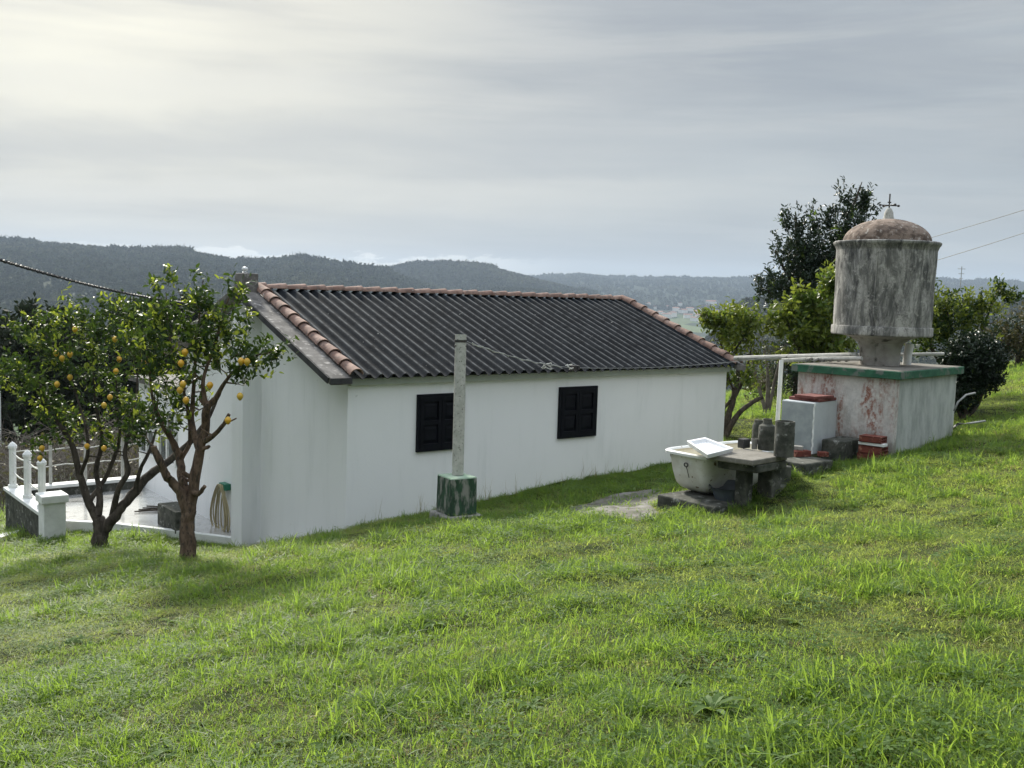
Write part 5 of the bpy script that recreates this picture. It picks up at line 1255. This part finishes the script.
# ------------------------------------------------------------------ grass
def blade_set(n, spread, hmin, hmax, w, rng, lean=.5, seg=3, stem=0):
    V = []; F = []
    for i in range(n):
        a = rng.random()*2*pi; r = spread*math.sqrt(rng.random()); b = np.array([cos(a)*r, sin(a)*r, -.01]); h = rng.uniform(hmin, hmax)
        d = rng.random()*2*pi; dv = np.array([cos(d), sin(d), 0])*rng.uniform(.1, 1)*lean; fa = rng.random()*2*pi; sv = np.array([cos(fa), sin(fa), 0]); ww = w*rng.uniform(.6, 1.3)
        k = len(V); m = seg
        for j in range(m+1):
            t = j/m; p = b+dv*h*t**1.9+ZV*h*(t-.32*t*t*min(1.6, np.linalg.norm(dv)*1.6)); wj = ww*(1-t)**.6*.5
            if j < m: V += [p-sv*wj, p+sv*wj]
            else: V += [p]
        for j in range(m-1): F.append((k+2*j, k+2*j+1, k+2*j+3, k+2*j+2))
        F.append((k+2*m-2, k+2*m-1, k+2*m))
    return V, F
def clover_set(n, spread, rng, size):
    C = []; Dd = []
    for i in range(n):
        a = rng.random()*2*pi; r = spread*math.sqrt(rng.random()); c = np.array([cos(a)*r, sin(a)*r, rng.uniform(.01, .045)]); f = rng.random()*2*pi
        for k in range(3): C.append(c); Dd.append(np.array([cos(f+k*2.1), sin(f+k*2.1), .15]))
    V, F = leafmesh(np.array(C), np.array(Dd), size, rng, False, .85, 2.5); return V, [tuple(f) for f in F]
def rosette(n, rng, L, w):
    V = []; F = []
    for i in range(n):
        a = i*2.4+rng.random()*.4; l = L*rng.uniform(.6, 1.1); d = np.array([cos(a), sin(a), 0]); s = np.array([-d[1], d[0], 0]); el = rng.uniform(.3, 1.1); k = len(V)
        ws = [.25, .8, 1, .75, .0]
        for j, wj in enumerate(ws):
            t = j/4; p = d*l*t+ZV*(l*el*t-l*el*.75*t*t*1.1)
            if j < 4: V += [p-s*w*wj*.5+ZV*.006, p, p+s*w*wj*.5+ZV*.006]
            else: V += [p]
        for j in range(3):
            for q in (0, 1): F.append((k+3*j+q, k+3*j+q+1, k+3*j+q+4, k+3*j+q+3))
        F += [(k+9, k+10, k+12), (k+10, k+11, k+12)]
    return V, F
def grass():
    rng = np.random.default_rng(99); src = []
    def mk(nm, VF, mt): V, F = VF; src.append(link_mesh('kind_%s' % nm, V, F, LF[mt])); return len(src)-1
    short = [mk('a%d' % i, blade_set(46, .12, .012, .050, .0050, rng, 2.6), 'grass') for i in range(4)]        # 0-3
    lush = [mk('b%d' % i, blade_set(36, .11, .022, .068, .0062, rng, 1.6), 'grassl') for i in range(3)]           # 4-6
    tall = [mk('c%d' % i, blade_set(46, .07, .035, .13, .0066, rng, 1.7, 4), 'grassl') for i in range(3)]      # 7-9
    dry = [mk('d%d' % i, blade_set(22, .12, .012, .05, .0042, rng, 2.4), 'dry') for i in range(2)]              # 10-11
    clo = [mk('e%d' % i, clover_set(26, .11, rng, .012), 'weed') for i in range(2)]                           # 12-13
    ros = [mk('f%d' % i, rosette(9, rng, .14, .035), 'weed') for i in range(2)]                               # 14-15
    thin = [mk('g%d' % i, blade_set(5, .05, .18, .34, .004, rng, .5, 4), 'dry') for i in range(1)]            # 16
    P_ = []; S_ = []; I_ = []
    def scatter(y0, y1, dens, sc, slack=3):
        A = (y1-y0)*((.60*(y0+y1)/2+slack)*2); n = int(A*dens); Y = rng.uniform(y0, y1, n*2); Xx = rng.uniform(-1, 1, n*2)*(.60*y1+slack)
        k = np.abs(Xx) < .60*Y+slack; Y = Y[k][:n]; Xx = Xx[k][:n]
        n1 = fbm(Xx*.55+4, Y*.55+8, 3); n2 = fbm(Xx*1.9+30, Y*1.9+1, 3); n3 = fbm(Xx*.8+60, Y*.8+20, 3); r = rng.random(len(Xx)); idx = np.zeros(len(Xx), int)
        idx = rng.integers(0, 4, len(Xx)); lushm = (n1 > .47) & (r < .7); idx[lushm] = rng.integers(4, 7, lushm.sum())
        tm = (n2 > .50) & (r < .24); idx[tm] = rng.integers(7, 10, tm.sum())
        dm = (n3 > .36) & (rng.random(len(Xx)) < .26); idx[dm] = rng.integers(10, 12, dm.sum())
        cm = (n3 < .46) & (rng.random(len(Xx)) < .10); idx[cm] = rng.integers(12, 14, cm.sum())
        rm = rng.random(len(Xx)) < .010; idx[rm] = rng.integers(14, 16, rm.sum())
        s = sc*(.7+.7*rng.random(len(Xx)))*(.45+1.2*n2)
        s[rm] = .35+.5*rng.random(rm.sum())
        P_.append(np.stack([Xx, Y, np.zeros(len(Xx))], 1)); S_.append(s); I_.append(idx)
    scatter(1.5, 5.5, 420, 1.0, 2); scatter(5.5, 8, 330, 1.05, 2.5); scatter(8, 12, 230, 1.15, 3); scatter(12, 18, 130, 1.3, 3); scatter(18, 32, 50, 1.8, 4); scatter(32, 48, 12, 2.8, 6)
    # distinct taller clumps and patches of broad weeds spread over the meadow
    for i in range(300):
        Yc = 2.6+11*rng.random()**1.2; Xc = rng.uniform(-1, 1)*(.58*Yc+1.5); n = int(rng.integers(3, 10)); sp_ = rng.uniform(.04, .10)
        P_.append(np.stack([Xc+rng.normal(size=n)*sp_, Yc+rng.normal(size=n)*sp_, np.zeros(n)], 1)); S_.append(rng.uniform(.8, 1.5)*(.8+.4*rng.random(n))); I_.append(rng.integers(7, 10, n))
    for i in range(90):
        Yc = 2.6+8*rng.random(); Xc = rng.uniform(-1, 1)*(.58*Yc+1); n = int(rng.integers(2, 6))
        P_.append(np.stack([Xc+rng.normal(size=n)*.10, Yc+rng.normal(size=n)*.10, np.zeros(n)], 1)); S_.append(rng.uniform(.35, .8)*(.8+.4*rng.random(n))); I_.append(rng.integers(14, 16, n))
    # tufts hugging walls and blocks
    def line(a, b, n, kinds, sc, wdt=.12):
        t = rng.random(n); p = a[None, :]*(1-t[:, None])+b[None, :]*t[:, None]; p = p+rng.normal(size=(n, 3))*wdt; P_.append(p*np.array([1, 1, 0])); S_.append(sc*(.7+.6*rng.random(n))); I_.append(rng.choice(kinds, n))
    line(H(0, -.2, 0), H(7.2, -.2, 0), 420, [7, 8, 9, 4, 5, 6], 1.0, .10); line(H(.3, -.5, 0), H(7.2, -.55, 0), 400, [7, 8, 4, 5, 6], 1.0, .2)
    line(H(0, -.15, 0), H(7.2, -.15, 0), 22, [16], 1.2, .05)
    line(TB(-.1, -.05, 0), TB(-.05, LB, 0), 120, [7, 8, 9, 5], 1.1, .09); line(TB(0, -.1, 0), TB(.7, -.12, 0), 60, [7, 8, 9, 5], 1.1, .09)
    line(TER[1]-D2*.12, TER[4]-D2*.12, 300, [7, 8, 4, 5, 6], .85, .10)
    g0 = onz(770, 482, -.55); line(onz(748, 497, -.66), onz(812, 476, -.55), 260, [7, 8, 9, 4], 1.5, .13); line(onz(757, 492, -.62), onz(800, 474, -.45), 300, [7, 8, 9, 9, 15], 1.6, .13)
    line(bb-D2*.90+D1*.3, bb-D2*.92+D1*1.5, 90, [7, 8, 9, 5], 1.0, .07); line(onz(820, 472, -.5), onz(890, 472, -.4), 130, [7, 8, 9, 4], 1.1, .10)
    line(onz(706, 505, -.7), onz(740, 503, -.66), 50, [7, 8, 9], 1.0, .05); line(onz(795, 468, -.45), onz(845, 470, -.45), 120, [7, 8, 9, 14], 1.2, .09); line(G(870, 474), G(893, 466), 50, [7, 8, 9], 1.2, .06)
    for q in (tb1, tb2, b0): line(q-np.array([.22, .1, 0]), q+np.array([.22, -.12, 0]), 40, [7, 8, 9, 5], .9, .10)
    for (x, y, s) in ((888, 576, 1.2), (822, 590, 1.3), (430, 540, 1.0), (790, 600, 1.2), (560, 575, .9), (350, 610, 1.1), (740, 560, .9), (640, 740, 1.0), (320, 690, 1.0), (510, 640, 1.0), (575, 500, 1.2), (610, 498, 1.2), (590, 503, 1.2), (625, 492, 1.1)):
        q = G(x, y); n = 7; P_.append(q[None, :]*np.array([1, 1, 0])+rng.normal(size=(n, 3))*.05); S_.append(np.full(n, s)*rng.uniform(.8, 1.2, n)); I_.append(rng.integers(7, 10, n))
    for (x, y, s) in ((712, 715, 1.15), (172, 755, 1.0), (70, 645, .8), (655, 745, .8)):
        q = G(x, y); P_.append(q[None, :]*np.array([1, 1, 0])); S_.append(np.array([s])); I_.append(np.array([14]))
    Pp = np.concatenate(P_); Ss = np.concatenate(S_); Ii = np.concatenate(I_)
    Xx, Y = Pp[:, 0], Pp[:, 1]
    def rect(o, a, b, la, lb, mg=.03):
        c = [o-a*mg-b*mg, o+a*(la+mg)-b*mg, o+a*(la+mg)+b*(lb+mg), o-a*mg+b*(lb+mg)]; return [q[:2] for q in c]
    bad = inpoly(Xx, Y, [q[:2] for q in TER]) | inpoly(Xx, Y, rect(H(0, 0, 0), D1, D2, HL, 7.6, .02)) | inpoly(Xx, Y, rect(TB(.05, .05, 0), v1, v2, LA-.1, LB-.1, 0)) | inpoly(Xx, Y, rect(bb, D1, -D2, 1.6, .84, .01))
    inp = inpoly(Xx, Y, PATCH); bad |= inp & (rng.random(len(Xx)) < .82)
    bad |= (np.hypot(Xx-b0[0], Y-b0[1]) < .2)
    sub = rect(cab, v1, v2, .4, .3, 0); bad |= inpoly(Xx, Y, sub)
    bad |= (Xx < -9) & (Y > 22)
    Pp = Pp[~bad]; Ss = Ss[~bad]; Ii = Ii[~bad]; Pp[:, 2] = ground_z(Pp[:, 0], Pp[:, 1], False)
    print('grass tufts', len(Pp))
    rot = np.zeros((len(Pp), 3)); rot[:, 2] = rng.random(len(Pp))*6.28; rot[:, 0] = rng.normal(size=len(Pp))*.08; rot[:, 1] = -.15+rng.normal(size=len(Pp))*.08; rot[:, 1] = rng.normal(size=len(Pp))*.1
    sz = Ss*rng.uniform(.8, 1.2, len(Pp))
    gn_scatter('meadow_grass', Pp, rot, np.stack([Ss, Ss, sz], 1), Ii, src, 'uneven green meadow grass with clover and dry blades')
grass()

# ------------------------------------------------------------------ haze
hz = Mat('haze_air'); hz.N.remove(hz.b)
pv = hz.N.new('ShaderNodeVolumePrincipled'); pv.inputs['Color'].default_value = (.52, .64, .80, 1); pv.inputs['Density'].default_value = 1.1e-4; pv.inputs['Anisotropy'].default_value = .2
hz.L.new(pv.outputs[0], hz.out.inputs['Volume'])
o = MB().box(np.array([0, 3500, -98]), (np.array([1., 0, 0]), np.array([0, 1., 0])), (20000, 13500, 98+330)).build('haze', hz.m)
tag(o, 'thin blue valley haze', kind='stuff')
